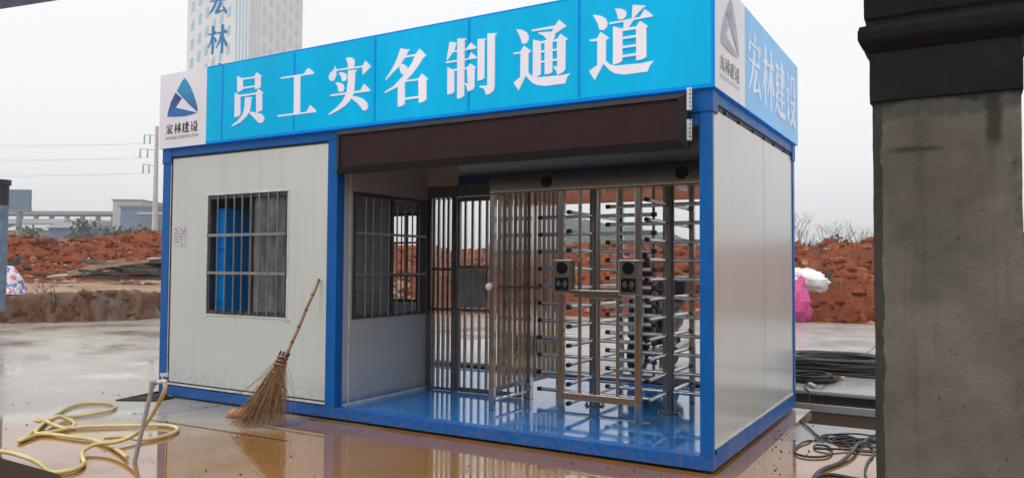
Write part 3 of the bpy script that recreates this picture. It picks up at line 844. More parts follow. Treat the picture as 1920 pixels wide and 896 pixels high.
# ================================================================== SIGN BOX ON THE ROOF
SY0, SX0, SX1, SY1, SZ0, SZ1 = -.034, -6.03, .032, W + .032, 2.652, 3.455
sg = thing('rooftop_signboard', (-3, 1.46, 2.652), 'long bright blue lightbox sign with white Chinese lettering standing on the cabin roof', 'sign')
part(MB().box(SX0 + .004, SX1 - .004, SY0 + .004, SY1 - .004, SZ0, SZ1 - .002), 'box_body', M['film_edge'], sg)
yf = SY0
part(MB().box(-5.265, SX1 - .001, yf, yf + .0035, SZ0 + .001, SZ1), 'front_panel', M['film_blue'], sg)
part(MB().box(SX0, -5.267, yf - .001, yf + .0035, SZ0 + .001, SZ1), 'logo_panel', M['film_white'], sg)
se = MB()
for x in (-5.02, -4.0, -3.0, -2.0, -1.0): se.box(x - .013, x + .013, yf - .0010, yf - .0002, SZ0 + .03, SZ1 - .02)
se.box(-5.262, SX1 - .03, yf - .0010, yf - .0002, SZ0 + .001, SZ0 + .026)
se.box(SX1 - .028, SX1, yf - .0010, yf - .0002, SZ0 + .001, SZ1 - .001)
se.box(-5.262, SX1 - .03, yf - .0010, yf - .0002, SZ1 - .014, SZ1 - .001)
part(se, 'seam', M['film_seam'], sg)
ff = lambda u, v, d: (SX0 + u / 1000, yf - d, SZ0 + v / 1000)
for k in ('yuan', 'gong', 'shi', 'ming', 'zhi', 'tong', 'dao'):
    mb = MB()
    for q, poly in enumerate(GLYPH[k]): mb.prism(poly, ff, .0008, .004 + .0006 * q)
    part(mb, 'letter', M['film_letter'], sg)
lg = part(MB().prism(GLYPH['logo'][0], ff, .0015, .005), 'emblem', M['logo_a'], sg)
part(MB().prism(GLYPH['logo'][1], ff, .0015, .0056), 'emblem_blade', M['logo_b'], lg)
part(MB().prism(GLYPH['logo'][2], ff, .0015, .0062), 'emblem_blade', M['logo_c'], lg)
# four characters drawn on a 100 unit square, y down
HAN = {
'hong': [[(44, 2), (54, 4), (58, 10), (56, 17), (48, 18), (46, 10)], [(16, 20), (78, 20), (84, 13), (94, 22), (80, 36), (76, 34), (78, 24), (16, 24)], [(14, 14), (18, 22), (16, 34), (10, 38), (5, 34), (8, 26)], [(8, 46), (70, 46), (76, 38), (88, 47), (88, 50), (8, 50)], [(38, 28), (50, 28), (46, 48), (36, 66), (22, 80), (6, 92), (4, 90), (18, 74), (28, 60), (36, 44)], [(56, 52), (68, 56), (50, 86), (36, 90), (34, 84), (40, 80)], [(34, 86), (78, 80), (78, 84), (36, 92)], [(68, 64), (80, 72), (92, 86), (92, 94), (84, 94), (76, 82)]],
'lin': [[(4, 28), (30, 28), (36, 20), (46, 29), (46, 32), (4, 32)], [(20, 4), (32, 4), (30, 96), (20, 98)], [(20, 32), (26, 34), (20, 56), (4, 76), (2, 74), (14, 52)], [(32, 40), (42, 46), (46, 56), (40, 60), (34, 50)], [(48, 26), (80, 26), (86, 18), (98, 28), (98, 31), (48, 31)], [(66, 2), (79, 2), (77, 96), (66, 98)], [(64, 32), (70, 34), (62, 58), (44, 78), (42, 76), (56, 54)], [(77, 32), (84, 50), (99, 68), (92, 78), (86, 72), (78, 54)]],
'jian': [[(42, 14), (82, 14), (82, 18), (42, 18)], [(34, 27), (92, 27), (92, 31), (34, 31)], [(42, 40), (82, 40), (82, 44), (42, 44)], [(40, 53), (90, 53), (90, 57), (40, 57)], [(36, 66), (94, 66), (94, 70), (36, 70)], [(74, 10), (85, 12), (85, 44), (74, 44)], [(56, 2), (69, 2), (67, 80), (56, 82)], [(6, 16), (24, 12), (34, 16), (22, 40), (32, 42), (28, 62), (16, 84), (4, 96), (2, 94), (12, 76), (18, 52), (8, 50), (20, 22), (6, 22)], [(6, 62), (12, 60), (24, 78), (44, 86), (98, 84), (92, 96), (50, 96), (28, 90), (14, 78)]],
'she': [[(10, 4), (22, 10), (26, 20), (18, 26), (12, 16)], [(2, 36), (22, 36), (30, 32), (30, 40), (27, 44), (26, 78), (40, 66), (42, 70), (22, 94), (14, 88), (16, 42), (2, 42)], [(46, 8), (58, 10), (58, 26), (50, 40), (38, 48), (36, 46), (46, 34), (48, 20)], [(54, 8), (76, 8), (80, 4), (90, 10), (86, 14), (54, 13)], [(76, 10), (86, 10), (86, 34), (98, 34), (96, 42), (80, 43), (76, 38)], [(42, 52), (80, 52), (86, 46), (96, 54), (92, 58), (42, 57)], [(80, 54), (92, 56), (84, 70), (66, 88), (40, 98), (39, 95), (58, 82), (72, 66)], [(48, 58), (54, 58), (66, 74), (84, 84), (99, 88), (90, 98), (74, 92), (58, 78)]]}
def han(key, fn, u0, v1, w, h, mat, parent, d0, name='letter', t=.003):
    mb = MB()
    for q, poly in enumerate(HAN[key]):
        mb.prism([(u0 + x / 100 * w, v1 - y / 100 * h) for x, y in poly], fn, d0, d0 + t + .0004 * q)
    return mb.build(name, mat, parent)
fm = lambda u, v, d: (SX0 + u, yf - d, SZ0 + v)
for i, k in enumerate(('hong', 'lin', 'jian', 'she')): han(k, fm, .114 + .134 * i, .262, .120, .118, M['ink'], sg, .0015, 'letter', .002)
def text_mesh(body, size, fn, mat, parent, name, width):
    cu = bpy.data.curves.new('caption', 'FONT'); cu.body = body; cu.size = size; cu.resolution_u = 2
    o = bpy.data.objects.new('caption', cu); C.objects.link(o)
    dg = bpy.context.evaluated_depsgraph_get(); dg.update()
    me = bpy.data.meshes.new_from_object(o.evaluated_get(dg))
    bpy.data.objects.remove(o)
    xsv = [v.co.x for v in me.vertices]; k = width / (max(xsv) - min(xsv)); x0 = min(xsv)
    mb = MB(); mb.add([fn((v.co.x - x0) * k, v.co.y, 0) for v in me.vertices], [tuple(p.vertices) for p in me.polygons])
    bpy.data.meshes.remove(me)
    return mb.build(name, mat, parent)
text_mesh('HONGLIN CONSTRUCTION', .046, lambda u, v, d: (SX0 + .118 + u, yf - .003, SZ0 + .090 + v), M['ink'], sg, 'caption', .525)
# right hand face of the sign
xf = SX1
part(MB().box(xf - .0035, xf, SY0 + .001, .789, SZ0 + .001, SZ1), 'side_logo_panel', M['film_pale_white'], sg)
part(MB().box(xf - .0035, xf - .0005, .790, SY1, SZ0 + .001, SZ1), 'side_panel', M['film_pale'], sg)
fs_ = lambda u, v, d: (xf + d, SY0 + u, SZ0 + v)
fs2 = lambda u, v, d: (xf + d, SY0 + u / 1000, SZ0 + v / 1000)
for poly in GLYPH['logo']: part(MB().prism(poly, fs2, .0015, .005), 'emblem', M['logo_pale'], sg)
for i, k in enumerate(('hong', 'lin', 'jian', 'she')):
    han(k, fs_, .114 + .134 * i, .262, .120, .118, M['ink_grey'], sg, .0015, 'letter', .002)
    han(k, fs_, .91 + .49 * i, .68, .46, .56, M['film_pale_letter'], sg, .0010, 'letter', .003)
text_mesh('HONGLIN CONSTRUCTION', .046, lambda u, v, d: (xf + .003, SY0 + .118 + u, SZ0 + .090 + v), M['ink_grey'], sg, 'caption', .525)

# ================================================================== LED DISPLAY
ld = thing('led_display', (-1.78, -.05, 2.235), 'long dark maroon LED display hung under the blue sign above the opening', 'display')
part(MB().box(-3.415, -.150, -.070, -.006, 2.238, 2.622), 'housing', M['ledframe'], ld)
part(MB().box(-3.362, -.212, -.082, -.071, 2.292, 2.585), 'screen', M['led'], ld)
fr = MB()
fo, fi = (-3.415, -.150, 2.238, 2.622), (-3.36, -.214, 2.294, 2.583)
P = [(fo[0], -.071, fo[2]), (fo[1], -.071, fo[2]), (fo[1], -.071, fo[3]), (fo[0], -.071, fo[3])]
Q = [(fi[0], -.098, fi[2]), (fi[1], -.098, fi[2]), (fi[1], -.098, fi[3]), (fi[0], -.098, fi[3])]
I = [(fi[0], -.0715, fi[2]), (fi[1], -.0715, fi[2]), (fi[1], -.0715, fi[3]), (fi[0], -.0715, fi[3])]
vs = P + Q + I; f_ = []
for i in range(4):
    j = (i + 1) % 4; f_ += [(i, j, j + 4, i + 4), (i + 4, j + 4, j + 8, i + 8)]
fr.add(vs, f_); part(fr, 'frame', M['ledframe'], ld)
for z0, z1 in ((2.495, 2.65), (2.285, 2.43)):
    br = part(MB().box(-.149, -.112, -.095, -.091, z0, z1).box(-.149, -.145, -.0905, -.006, z0, z1), 'bracket', M['galv'], ld)
    hs_ = MB()
    for k in range(5): hs_.box(-.128, -.119, -.0955, -.0952, z0 + .015 + k * .029, z0 + .030 + k * .029)
    part(hs_, 'slot', M['black'], br)

# ================================================================== FULL HEIGHT TURNSTILE
tl = thing('full_height_turnstile', (-1.2, 1.4, .11), 'stainless steel two lane full height turnstile with comb arms in the open passage', 'turnstile')
FY, BY, TZ = .73, 2.10, 2.068
def post(x, y, s=.05, z0=.111, z1=TZ, mat='steel', name='post', par=None):
    return part(MB().box(x - s / 2, x + s / 2, y - s / 2, y + s / 2, z0, z1), name, M[mat], par or tl, bevel=.004)
hd = part(MB().box(-2.256, -.06, FY - .03, BY, TZ + .010, 2.236), 'header_box', M['steel'], tl, bevel=.004)
part(MB().box(-2.24, -.08, FY, BY - .03, TZ, TZ + .008), 'soffit', M['mirror'], tl)
for x, z in ((-1.665, 2.152), (-.445, 2.162)):
    part(MB().rod((x, FY - .0305, z), (x, FY - .040, z), .052, 28), 'lamp', M['lens'], tl)
for x in (-2.23, -1.526, -.822, -.09): post(x, FY)
for x in (-2.23, -1.526, -.79, -.09): post(x, BY - .04)
for x in (-1.353, -1.179, -1.005): post(x, FY, .026, .33, TZ, name='bar')
part(MB().box(-1.50, -.848, FY - .02, FY + .02, .275, .335), 'rail', M['steel'], tl, bevel=.004)
part(MB().box(-1.40, -.95, FY - .035, FY + .012, 1.145, 1.212), 'rail', M['steel'], tl, bevel=.004)
# side cage of the left lane
for i in range(13):
    y = .85 + i * .098
    if abs(y - 1.40) < .06: continue
    post(-2.23, y, .036, .315, TZ, 'mirror' if i % 2 else 'steel', 'bar')
post(-2.23, 1.40, .075, .111, TZ, 'steel', 'post')
part(MB().box(-2.245, -2.215, .756, BY - .066, .27, .314), 'rail', M['darksteel'], tl)
part(MB().box(-2.25, -2.21, .756, 1.35, .185, .20), 'rail', M['steel'], tl)
# barrier between the rotors at the back
for x in (-1.35, -1.18, -1.0): post(x, BY - .04, .026, .33, TZ, 'darksteel', 'bar')
part(MB().box(-1.50, -.815, BY - .06, BY - .02, .275, .335), 'rail', M['darksteel'], tl)
# rotors
def rotor(cx, cy, lev0, n=11, L=.61):
    col = part(MB().rod((cx, cy, .12), (cx, cy, TZ), .052, 24), 'rotor_column', M['darksteel'], tl)
    part(MB().rod((cx, cy, .1105), (cx, cy, .124), .095, 24), 'flange', M['darksteel'], col)
    bt = MB()
    for k in range(4):
        a = k * math.pi / 2 + .6
        bt.rod((cx + .075 * math.cos(a), cy + .075 * math.sin(a), .1245), (cx + .075 * math.cos(a), cy + .075 * math.sin(a), .142), .012, 6)
    part(bt, 'bolt', M['darksteel'], col)
    for k in range(n):
        z = lev0 + k * .1675
        for a in (math.pi, -math.pi / 2 + .03, .0, math.pi / 2):
            dx, dy = math.cos(a), math.sin(a)
            am = part(MB().rod((cx + .045 * dx, cy + .045 * dy, z), (cx + (L - .03) * dx, cy + (L - .03) * dy, z), .0175, 12), 'arm', M['arm'], col)
            part(MB().rod((cx + (L - .045) * dx, cy + (L - .045) * dy, z), (cx + L * dx, cy + L * dy, z), .0205, 12), 'end_cap', M['black'], col)
rotor(-1.537, 1.445, .215)
rotor(-.81, 1.436, .299)
# card readers on the front posts
for x in (-1.472, -.868):
    rd = part(MB().box(x - .088, x + .088, FY - .105, FY - .027, 1.180, 1.468), 'card_reader', M['steel'], tl, bevel=.005)
    part(MB().rod((x, FY - .1055, 1.400), (x, FY - .110, 1.400), .052, 28), 'lens', M['lens'], rd)
    part(MB().box(x - .062, x + .062, FY - .110, FY - .1055, 1.208, 1.318), 'reader_pad', M['lens'], rd)
    ic = MB(); fr_ = lambda u, v, d: (x + u * 1.2 / 1000, FY - .1105 - d, 1.263 + v / 1000)
    ic.prism([(-4, -6), (-22, 38), (-44, 12), (-42, -8), (-24, -22)], fr_, 0, .001)
    ic.prism([(4, -6), (22, 36), (42, 22), (46, 0), (30, -22), (20, -20)], fr_, 0, .001)
    ic.prism([(12, -24), (36, -44), (32, -30), (22, -22)], fr_, 0, .001)
    part(ic, 'wave_symbol', M['symbol'], rd)

bp = thing('barrier_pole', (-2.22, .68, 1.22), 'thin dark pole with a lump of white tape tied to the left turnstile post', 'pole')
part(MB().rod((-2.15, .685, 1.222), (-1.80, .90, 1.222), .011, 10), 'tube', M['winframe'], bp)
part(MB().lump((-2.235, .675, 1.225), .036, .03, .034, 12, 8, .35), 'tape_knot', M['white_pl'], bp)

# ================================================================== BAR FENCE WITH GATE
fn_ = thing('bar_fence', (-2.85, 1.4, .11), 'stainless vertical bar fence with a narrow gate between white inner wall and turnstile', 'fence')
FNY = 1.40
for x in (-3.44, -3.115): part(MB().box(x - .028, x + .028, FNY - .03, FNY + .02, .111, 2.13), 'post', M['darksteel'], fn_)
for x in (-3.385, -3.325, -3.262, -3.20): part(MB().box(x - .014, x + .014, FNY - .012, FNY + .012, .135, 2.13), 'bar', M['steel'], fn_)
for z in (.112, .94, 1.36): part(MB().box(-3.411, -3.144, FNY - .018, FNY - .013, z, z + .03), 'rail', M['darksteel'], fn_)
part(MB().box(-3.46, -2.275, FNY - .025, FNY + .02, 2.131, 2.25), 'header', M['darksteel'], fn_)
gt = part(MB().box(-3.075, -3.045, FNY - .02, FNY + .015, .115, 2.12).box(-2.33, -2.30, FNY - .02, FNY + .015, .115, 2.12).box(-3.044, -2.331, FNY - .02, FNY + .015, .115, .165).box(-3.044, -2.331, FNY - .02, FNY + .015, 2.08, 2.12).box(-3.044, -2.331, FNY - .02, FNY + .015, .94, .975).box(-3.044, -2.331, FNY - .02, FNY + .015, 1.385, 1.415), 'gate', M['darksteel'], fn_)
for i in range(8): 
    x = -2.985 + i * .088
    part(MB().box(x - .014, x + .014, FNY - .01, FNY + .01, .166, 2.079), 'bar', M['steel'], gt)
# grey sheet hung on the gate
random.seed(5)
sh = MB(); nx, nz = 26, 16
vs = []; f_ = []
for side in (0, 1):
    for i in range(nx + 1):
        for j in range(nz + 1):
            u = i / nx; v = j / nz
            x = -3.06 + .37 * u - (.035 * math.sin(v * 2.2) * u)
            z = .985 + .40 * v + (.008 * math.sin(u * 26) if v > .9 else 0)
            vs.append((x, FNY - .036 - .012 * noise.noise(Vector((x * 9, z * 4, 0))) - .008 * math.sin(u * 26) * v + side * .004, z))
n_ = (nx + 1) * (nz + 1)
for i in range(nx):
    for j in range(nz):
        a = i * (nz + 1) + j; q = (a, a + nz + 1, a + nz + 2, a + 1)
        f_ += [q, tuple(k + n_ for k in q)[::-1]]
sh.add(vs, f_, True)
tag(sh.build('cover_sheet', M['sheet']), 'dark grey sheet hung over the middle of the fence gate', 'sheet')

# ================================================================== INSIDE THE GUARD ROOM
lk = thing('metal_locker', (-5.3, .3, .11), 'bright blue two door metal locker behind the barred front window', 'locker')
part(MB().box(-5.54, -5.115, .118, .50, .1105, 1.995), 'body', M['locker'], lk, bevel=.004)
for x0, x1 in ((-5.535, -5.455), (-5.435, -5.285), (-5.268, -5.12)):
    d_ = part(MB().box(x0, x1, .110, .1175, 1.57, 1.985).box(x0, x1, .110, .1175, 1.01, 1.535), 'door', M['locker'], lk, bevel=.003)
part(MB().box(-5.50, -5.30, .1085, .1098, 1.30, 1.345), 'nameplate', M['dot'], lk)
tag(MB().box(-4.55, -3.95, .95, 1.33, .111, .86).build('desk', M['wood_dark'], bevel=.01), 'dark desk against the back wall of the guard room', 'desk')
cb = thing('cardboard_box', (-4.2, 1.15, .862), 'brown cardboard box on the desk behind the inner barred window', 'box')
part(MB().box(-4.50, -4.02, 1.0, 1.30, .862, 1.13), 'box', M['card'], cb, bevel=.006)
part(MB().box(-4.505, -4.015, 1.13, 1.165, 1.1305, 1.133), 'tape', M['wood_pale'], cb)

# paper notice
nt = thing('paper_notice', (-5.71, .010, 1.7), 'small faded paper notice stuck on the white wall left of the window', 'notice')
part(MB().box(-5.81, -5.615, .0125, .0150, 1.60, 1.815), 'sheet', M['paper'], nt)
pi_ = MB()
random.seed(2)
for k in range(7):
    z = 1.79 - k * .027
    x = -5.80
    while x < -5.64:
        w_ = random.uniform(.008, .03)
        if random.random() > .45: pi_.box(x, min(x + w_, -5.622), .0118, .0122, z - .012, z)
        x += w_ + random.uniform(.004, .02)
part(pi_, 'print', M['paperink'], nt)

# ================================================================== CONCRETE GATE PILLAR (right, near)
gp = thing('gate_pillar', (1.45, -1.6, 0), 'dark weathered concrete gate pillar with moulded cap at the right, nearest thing to the viewer', 'pillar')
def roughbox(x0, x1, y0, y1, z0, z1, seg=.05, amp=.006, seed=0, chip=.0):
    """box whose faces are finely divided and slightly uneven"""
    mb = MB(); off = Vector((seed * 7.1, seed * 3.3, seed))
    def face(fn, nu, nv):
        n0 = len(mb.v); vs = []
        for i in range(nu + 1):
            for j in range(nv + 1):
                p = Vector(fn(i / nu, j / nv))
                c_ = Vector(((x0 + x1) / 2, (y0 + y1) / 2, p.z))
                n = noise.fractal(p * 4 + off, 1, 2, 4); n2 = noise.fractal(p * 14 + off, .8, 2, 3)
                k = amp * (n + .5 * n2)
                ex = min(p.x - x0, x1 - p.x); ey = min(p.y - y0, y1 - p.y)
                edge = 1 if (ex < .02 and ey < .02) else 0
                d = Vector((p.x - c_.x, p.y - c_.y, 0))
                if d.length > 0: d.normalize()
                p = p + d * (k - edge * (.004 + chip * max(0, n2)))
                vs.append(tuple(p))
        f = []
        for i in range(nu):
            for j in range(nv):
                a = i * (nv + 1) + j; f.append((a, a + nv + 1, a + nv + 2, a + 1))
        mb.add(vs, f, True)
    L = lambda a, b: max(1, int(abs(b - a) / seg))
    face(lambda u, v: (x0 + (x1 - x0) * u, y0, z0 + (z1 - z0) * v), L(x0, x1), L(z0, z1))
    face(lambda u, v: (x0 + (x1 - x0) * u, y1, z0 + (z1 - z0) * v), L(x0, x1), L(z0, z1))
    face(lambda u, v: (x0, y0 + (y1 - y0) * u, z0 + (z1 - z0) * v), L(y0, y1), L(z0, z1))
    face(lambda u, v: (x1, y0 + (y1 - y0) * u, z0 + (z1 - z0) * v), L(y0, y1), L(z0, z1))
    face(lambda u, v: (x0 + (x1 - x0) * u, y0 + (y1 - y0) * v, z1), L(x0, x1), L(y0, y1))
    face(lambda u, v: (x0 + (x1 - x0) * u, y0 + (y1 - y0) * v, z0), 2, 2)
    return mb
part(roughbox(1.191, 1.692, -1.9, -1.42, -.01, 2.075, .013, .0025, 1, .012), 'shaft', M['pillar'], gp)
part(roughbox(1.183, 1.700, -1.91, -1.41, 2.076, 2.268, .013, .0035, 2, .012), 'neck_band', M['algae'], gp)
# moulding profile
prof = [(0, 2.269), (.012, 2.28), (.03, 2.305), (.036, 2.32), (.037, 2.352), (.030, 2.372), (.012, 2.380), (.010, 2.395), (.018, 2.41), (.018, 2.50), (.014, 2.56)]
mo = MB(); vs = []; nseg = 16
for o_, z in prof:
    x0, x1, y0, y1 = 1.186 - o_, 1.698 + o_, -1.907 - o_, -1.412 + o_
    ring = []
    for (ax, ay, bx, by) in ((x0, y0, x1, y0), (x1, y0, x1, y1), (x1, y1, x0, y1), (x0, y1, x0, y0)):
        for k in range(nseg):
            u = k / nseg; p = Vector((ax + (bx - ax) * u, ay + (by - ay) * u, z))
            q = .005 * noise.fractal(p * 9, .8, 2, 3)
            ring.append((p.x + q * (1 if p.x > 1.44 else -1), p.y - q, p.z + .006 * noise.noise(p * 5)))
    vs += ring
nr_ = 4 * nseg; f_ = []
for i in range(len(prof) - 1):
    for k in range(nr_): f_.append((i * nr_ + k, i * nr_ + (k + 1) % nr_, (i + 1) * nr_ + (k + 1) % nr_, (i + 1) * nr_ + k))
f_.append(tuple(range((len(prof) - 1) * nr_, len(prof) * nr_))); mo.add(vs, f_)
part(mo, 'cap_moulding', M['mould'], gp)
# ================================================================== PRINTED TOWER COLUMN
Cx, Cy, Sd = -14.438, 8.291, 2.12
fh = Vector((F.x, F.y, 0)).normalized(); rh = Vector((fh.y, -fh.x, 0))
ray_ = Vector((Cx - 1.52, Cy + 5.28, 0)).normalized(); rr_ = Vector((ray_.y, -ray_.x, 0))
eL = (-rr_ + ray_ * .80).normalized(); eR = (rr_ + ray_ * 1.25).normalized()
tw = thing('printed_column', (Cx, Cy, 0), 'tall white column wrapped in a print of pale blue windows and vertical blue Chinese writing behind the cabin', 'column')
TH = 10.2
b0 = Vector((Cx, Cy, 0)); SL, SR = 1.98, 2.34
q4 = [b0, b0 + eR * SR, b0 + eR * SR + eL * SL, b0 + eL * SL]
mb = MB(); mb.add([(p.x, p.y, z) for z in (-.3, TH) for p in q4], [(0, 1, 2, 3), (4, 5, 6, 7), (0, 1, 5, 4), (1, 2, 6, 5), (2, 3, 7, 6), (3, 0, 4, 7)])
part(mb, 'column_body', M['tower'], tw)
nL = Vector((eL.y, -eL.x, 0)); nL = nL if nL.dot(ray_) < 0 else -nL
nR = Vector((eR.y, -eR.x, 0)); nR = nR if nR.dot(ray_) < 0 else -nR
# left face: u runs left to right as seen
fl_ = lambda u, v, d: tuple(b0 + eL * (SL - u) + nL * d + Vector((0, 0, v)))
frr = lambda u, v, d: tuple(b0 + eR * u + nR * d + Vector((0, 0, v)))
mb = MB(); mb.prism([(.01, .3), (SR - .01, .3), (SR - .01, TH - .01), (.01, TH - .01)], frr, .001, .004)
part(mb, 'side_print', M['tower_b'], tw)
dt = MB()
for c_ in range(7):
    for r__ in range(24):
        u = .12 + c_ * .235; v = .6 + r__ * .50 + c_ * .15
        if u > 1.46: continue
        lean = .03 * (v - 8) 
        uu = u + lean * .5
        w_ = .125; h_ = .26
        if uu < .04 or uu + w_ > 1.60 or v + h_ > TH - .1: continue
        dt.prism([(uu, v), (uu + w_ * .9, v + .03), (uu + w_, v + h_ + .05), (uu + .03, v + h_)], fl_, .002, .004)
for k in range(4):
    u = 1.56 + k * .105
    dt.prism([(u + .05, .5), (u + .09, .5), (u + .045, TH - .1), (u + .0, TH - .1)], fl_, .002, .004)
part(dt, 'window_print', M['dot'], tw)
dt = MB()
for c_ in range(6):
    for r__ in range(24):
        u = .55 + c_ * .29; v = .8 + r__ * .48 - c_ * .12
        if v < .3 or v > TH - .5: continue
        dt.prism([(u, v), (u + .15, v - .03), (u + .14, v + .26), (u + .01, v + .29)], frr, .006, .008)
for k in range(3):
    u = .08 + k * .13
    dt.prism([(u, .5), (u + .04, .5), (u + .10, TH - .1), (u + .05, TH - .1)], frr, .006, .008)
part(dt, 'window_print', M['dot_b'], tw)
for i, k in enumerate(('hong', 'lin', 'jian', 'she')): han(k, fl_, .68, 8.72 - 1.02 * i, .66, .80, M['tower_ink'], tw, .006, 'letter', .003)

# ================================================================== BROOM, LUMP, HOSES, STANDPIPE
bro = thing('bamboo_broom', (-3.79, -.5, 0), 'bamboo broom with a straw head leaning against the white wall beside the blue post', 'broom')
A_ = Vector((-3.663, -.012, 1.272)); B_ = Vector((-3.775, -.335, .52))
hp = [A_.lerp(B_, k / 8) + Vector((.004 * math.sin(k * 1.7), 0, .0)) for k in range(9)]
part(MB().tube(hp, [.0135, .0138, .014, .0143, .0146, .015, .0153, .0156, .016], 12), 'handle', M['bamboo'], bro)
for k in (.18, .36, .56, .74, .9):
    p = A_.lerp(B_, k); d_ = (B_ - A_).normalized() * .006
    part(MB().rod(p - d_, p + d_, .0175, 12), 'cane_node', M['bamboo_dark'], bro)
part(MB().rod(A_ + Vector((0, 0, .002)), A_ - (B_ - A_).normalized() * .008, .0155, 10), 'tip', M['bamboo_dark'], bro)
random.seed(21)
st = MB(); fine_ = MB()
hd0 = A_.lerp(B_, 1.0)
ax = (B_ - A_).normalized(); side = Vector((1, 0, 0)); back = ax.cross(side).normalized()
root = hd0 + Vector((.0, 0, .06))
for k in range(620):
    a = random.uniform(0, 2 * math.pi); r = .040 * math.sqrt(random.random())
    s0 = root + side * r * math.cos(a) + back * r * math.sin(a) + ax * random.uniform(-.02, .16)
    t_ = random.random()
    ln = random.uniform(.75, 1.0)
    u_ = random.random() ** 1.25
    end = Vector((-3.92 + .30 * u_ + random.gauss(0, .03) + .03 * math.cos(a), -.70 + .26 * u_ + random.gauss(0, .035) + .04 * math.sin(a), 0.006 + .35 * (1 - ln) * random.random() + random.random() ** 3 * .06))
    if random.random() < .07: end += Vector((random.uniform(-.16, .16), random.uniform(-.06, .06), random.uniform(.05, .22)))
    mid = s0.lerp(end, .5) + Vector((random.uniform(-.02, .03), random.uniform(-.015, .02), random.uniform(.0, .035)))
    (st if k % 3 else fine_).tube(spline([s0, mid, end], 3), [.0022, .002, .002, .0018, .0016, .0012, .0008], 4, False)
part(st, 'straw_head', M['straw'], bro); part(fine_, 'straw_head', M['bamboo'], bro)
bn = MB()
for k, rr in ((.00, .046), (.035, .047), (.07, .048)):
    c_ = root + ax * k
    bn.tube([c_ + (side * math.cos(q / 14 * 2 * math.pi) + back * math.sin(q / 14 * 2 * math.pi)) * rr for q in range(14)], .009, 6, closed=True)
part(bn, 'binding', M['bamboo'], bro)
for k in range(5):
    c_ = root + ax * (.125 + .055 * k) + Vector((-.018 * k * .6, -.046 - .008 * k, 0))
    part(MB().obox(Matrix.Translation(c_) @ Matrix.Rotation(.5, 4, 'X') @ Matrix.Rotation(-.35, 4, 'Y'), .036, .008, .02), 'tie', M['strap'], bro)
stb = MB()
for k in range(7):
    a = k * .9; stb.rod(root - ax * .005 + (side * math.cos(a) + back * math.sin(a)) * .038, root - ax * random.uniform(.04, .065) + (side * math.cos(a) + back * math.sin(a)) * .042, .009, 6)
part(stb, 'stub', M['bamboo_dark'], bro)

random.seed(31)
lp = MB()
for k in range(7):
    lp.lump((-4.25 + random.uniform(-.09, .10), -.33 + random.uniform(-.05, .05), .028 + .012 * random.random()), random.uniform(.05, .085), .055, .045, 12, 8, .5, 2.5, True, .001)
tag(lp.build('crumpled_lump', M['clump']), 'crumpled orange lump lying on the concrete beside the broom head', 'lump')

def hose(pts, name, label, r=.0155, mat='hose', cat='hose', group=None, sub=6, n=10, parent=None):
    mb = MB().tube(spline(pts, sub), r, n)
    return tag(mb.build(name, M[mat]), label, cat, group)
z_ = .019
h1 = [(-3.497, -1.703, .545), (-3.505, -1.704, .49), (-3.59, -1.692, .39), (-3.70, -1.69, .265), (-3.83, -1.70, .15), (-4.02, -1.735, .075), (-4.17, -1.80, .052), (-4.13, -1.92, .03), (-4.0, -2.0, z_), (-3.83, -2.09, z_), (-3.73, -2.19, z_), (-3.72, -2.27, z_), (-3.78, -2.34, z_), (-3.89, -2.365, z_ + .05), (-4.08, -2.34, z_ + .055), (-4.31, -2.325, z_ + .055), (-4.47, -2.335, z_ + .055), (-4.75, -2.33, z_ + .055), (-5.2, -2.4, z_ + .055)]
hose(h1, 'water_hose', 'yellow water hose running down from the grey standpipe tap and along the ground', group='yellow hoses')
h2 = [(-3.72, -1.84), (-3.93, -1.76), (-4.19, -1.68), (-4.32, -1.66), (-4.51, -1.64), (-4.72, -1.67), (-4.95, -1.70), (-5.03, -1.76), (-4.98, -1.86), (-4.915, -1.96), (-4.95, -1.94), (-5.06, -1.83), (-5.49, -1.46), (-5.77, -1.21), (-6.02, -.96), (-6.10, -.77), (-6.03, -.655), (-5.87, -.62), (-5.67, -.69), (-5.53, -.86), (-5.51, -1.05), (-5.55, -1.21), (-5.52, -1.35), (-5.29, -1.59), (-5.11, -1.74), (-5.05, -1.69), (-5.04, -1.58), (-5.08, -1.46), (-5.23, -1.35), (-5.40, -1.29), (-5.47, -1.35), (-5.40, -1.47), (-5.42, -1.55), (-5.50, -1.535), (-5.46, -1.49), (-5.23, -1.55), (-5.08, -1.50), (-4.98, -1.36), (-4.68, -1.11), (-4.50, -.99), (-4.32, -1.0), (-4.20, -1.09), (-4.12, -1.25), (-4.14, -1.42), (-4.25, -1.54), (-4.34, -1.63)]
h2z = [z_] * len(h2)
for k in (22, 23): h2z[k] += .026
for k in range(30, 36): h2z[k] += .03
for k in (44, 45): h2z[k] += .03
hose([(x, y, z) for (x, y), z in zip(h2, h2z)], 'water_hose', 'loose yellow hose lying in flat loops on the wet concrete at left', group='yellow hoses')

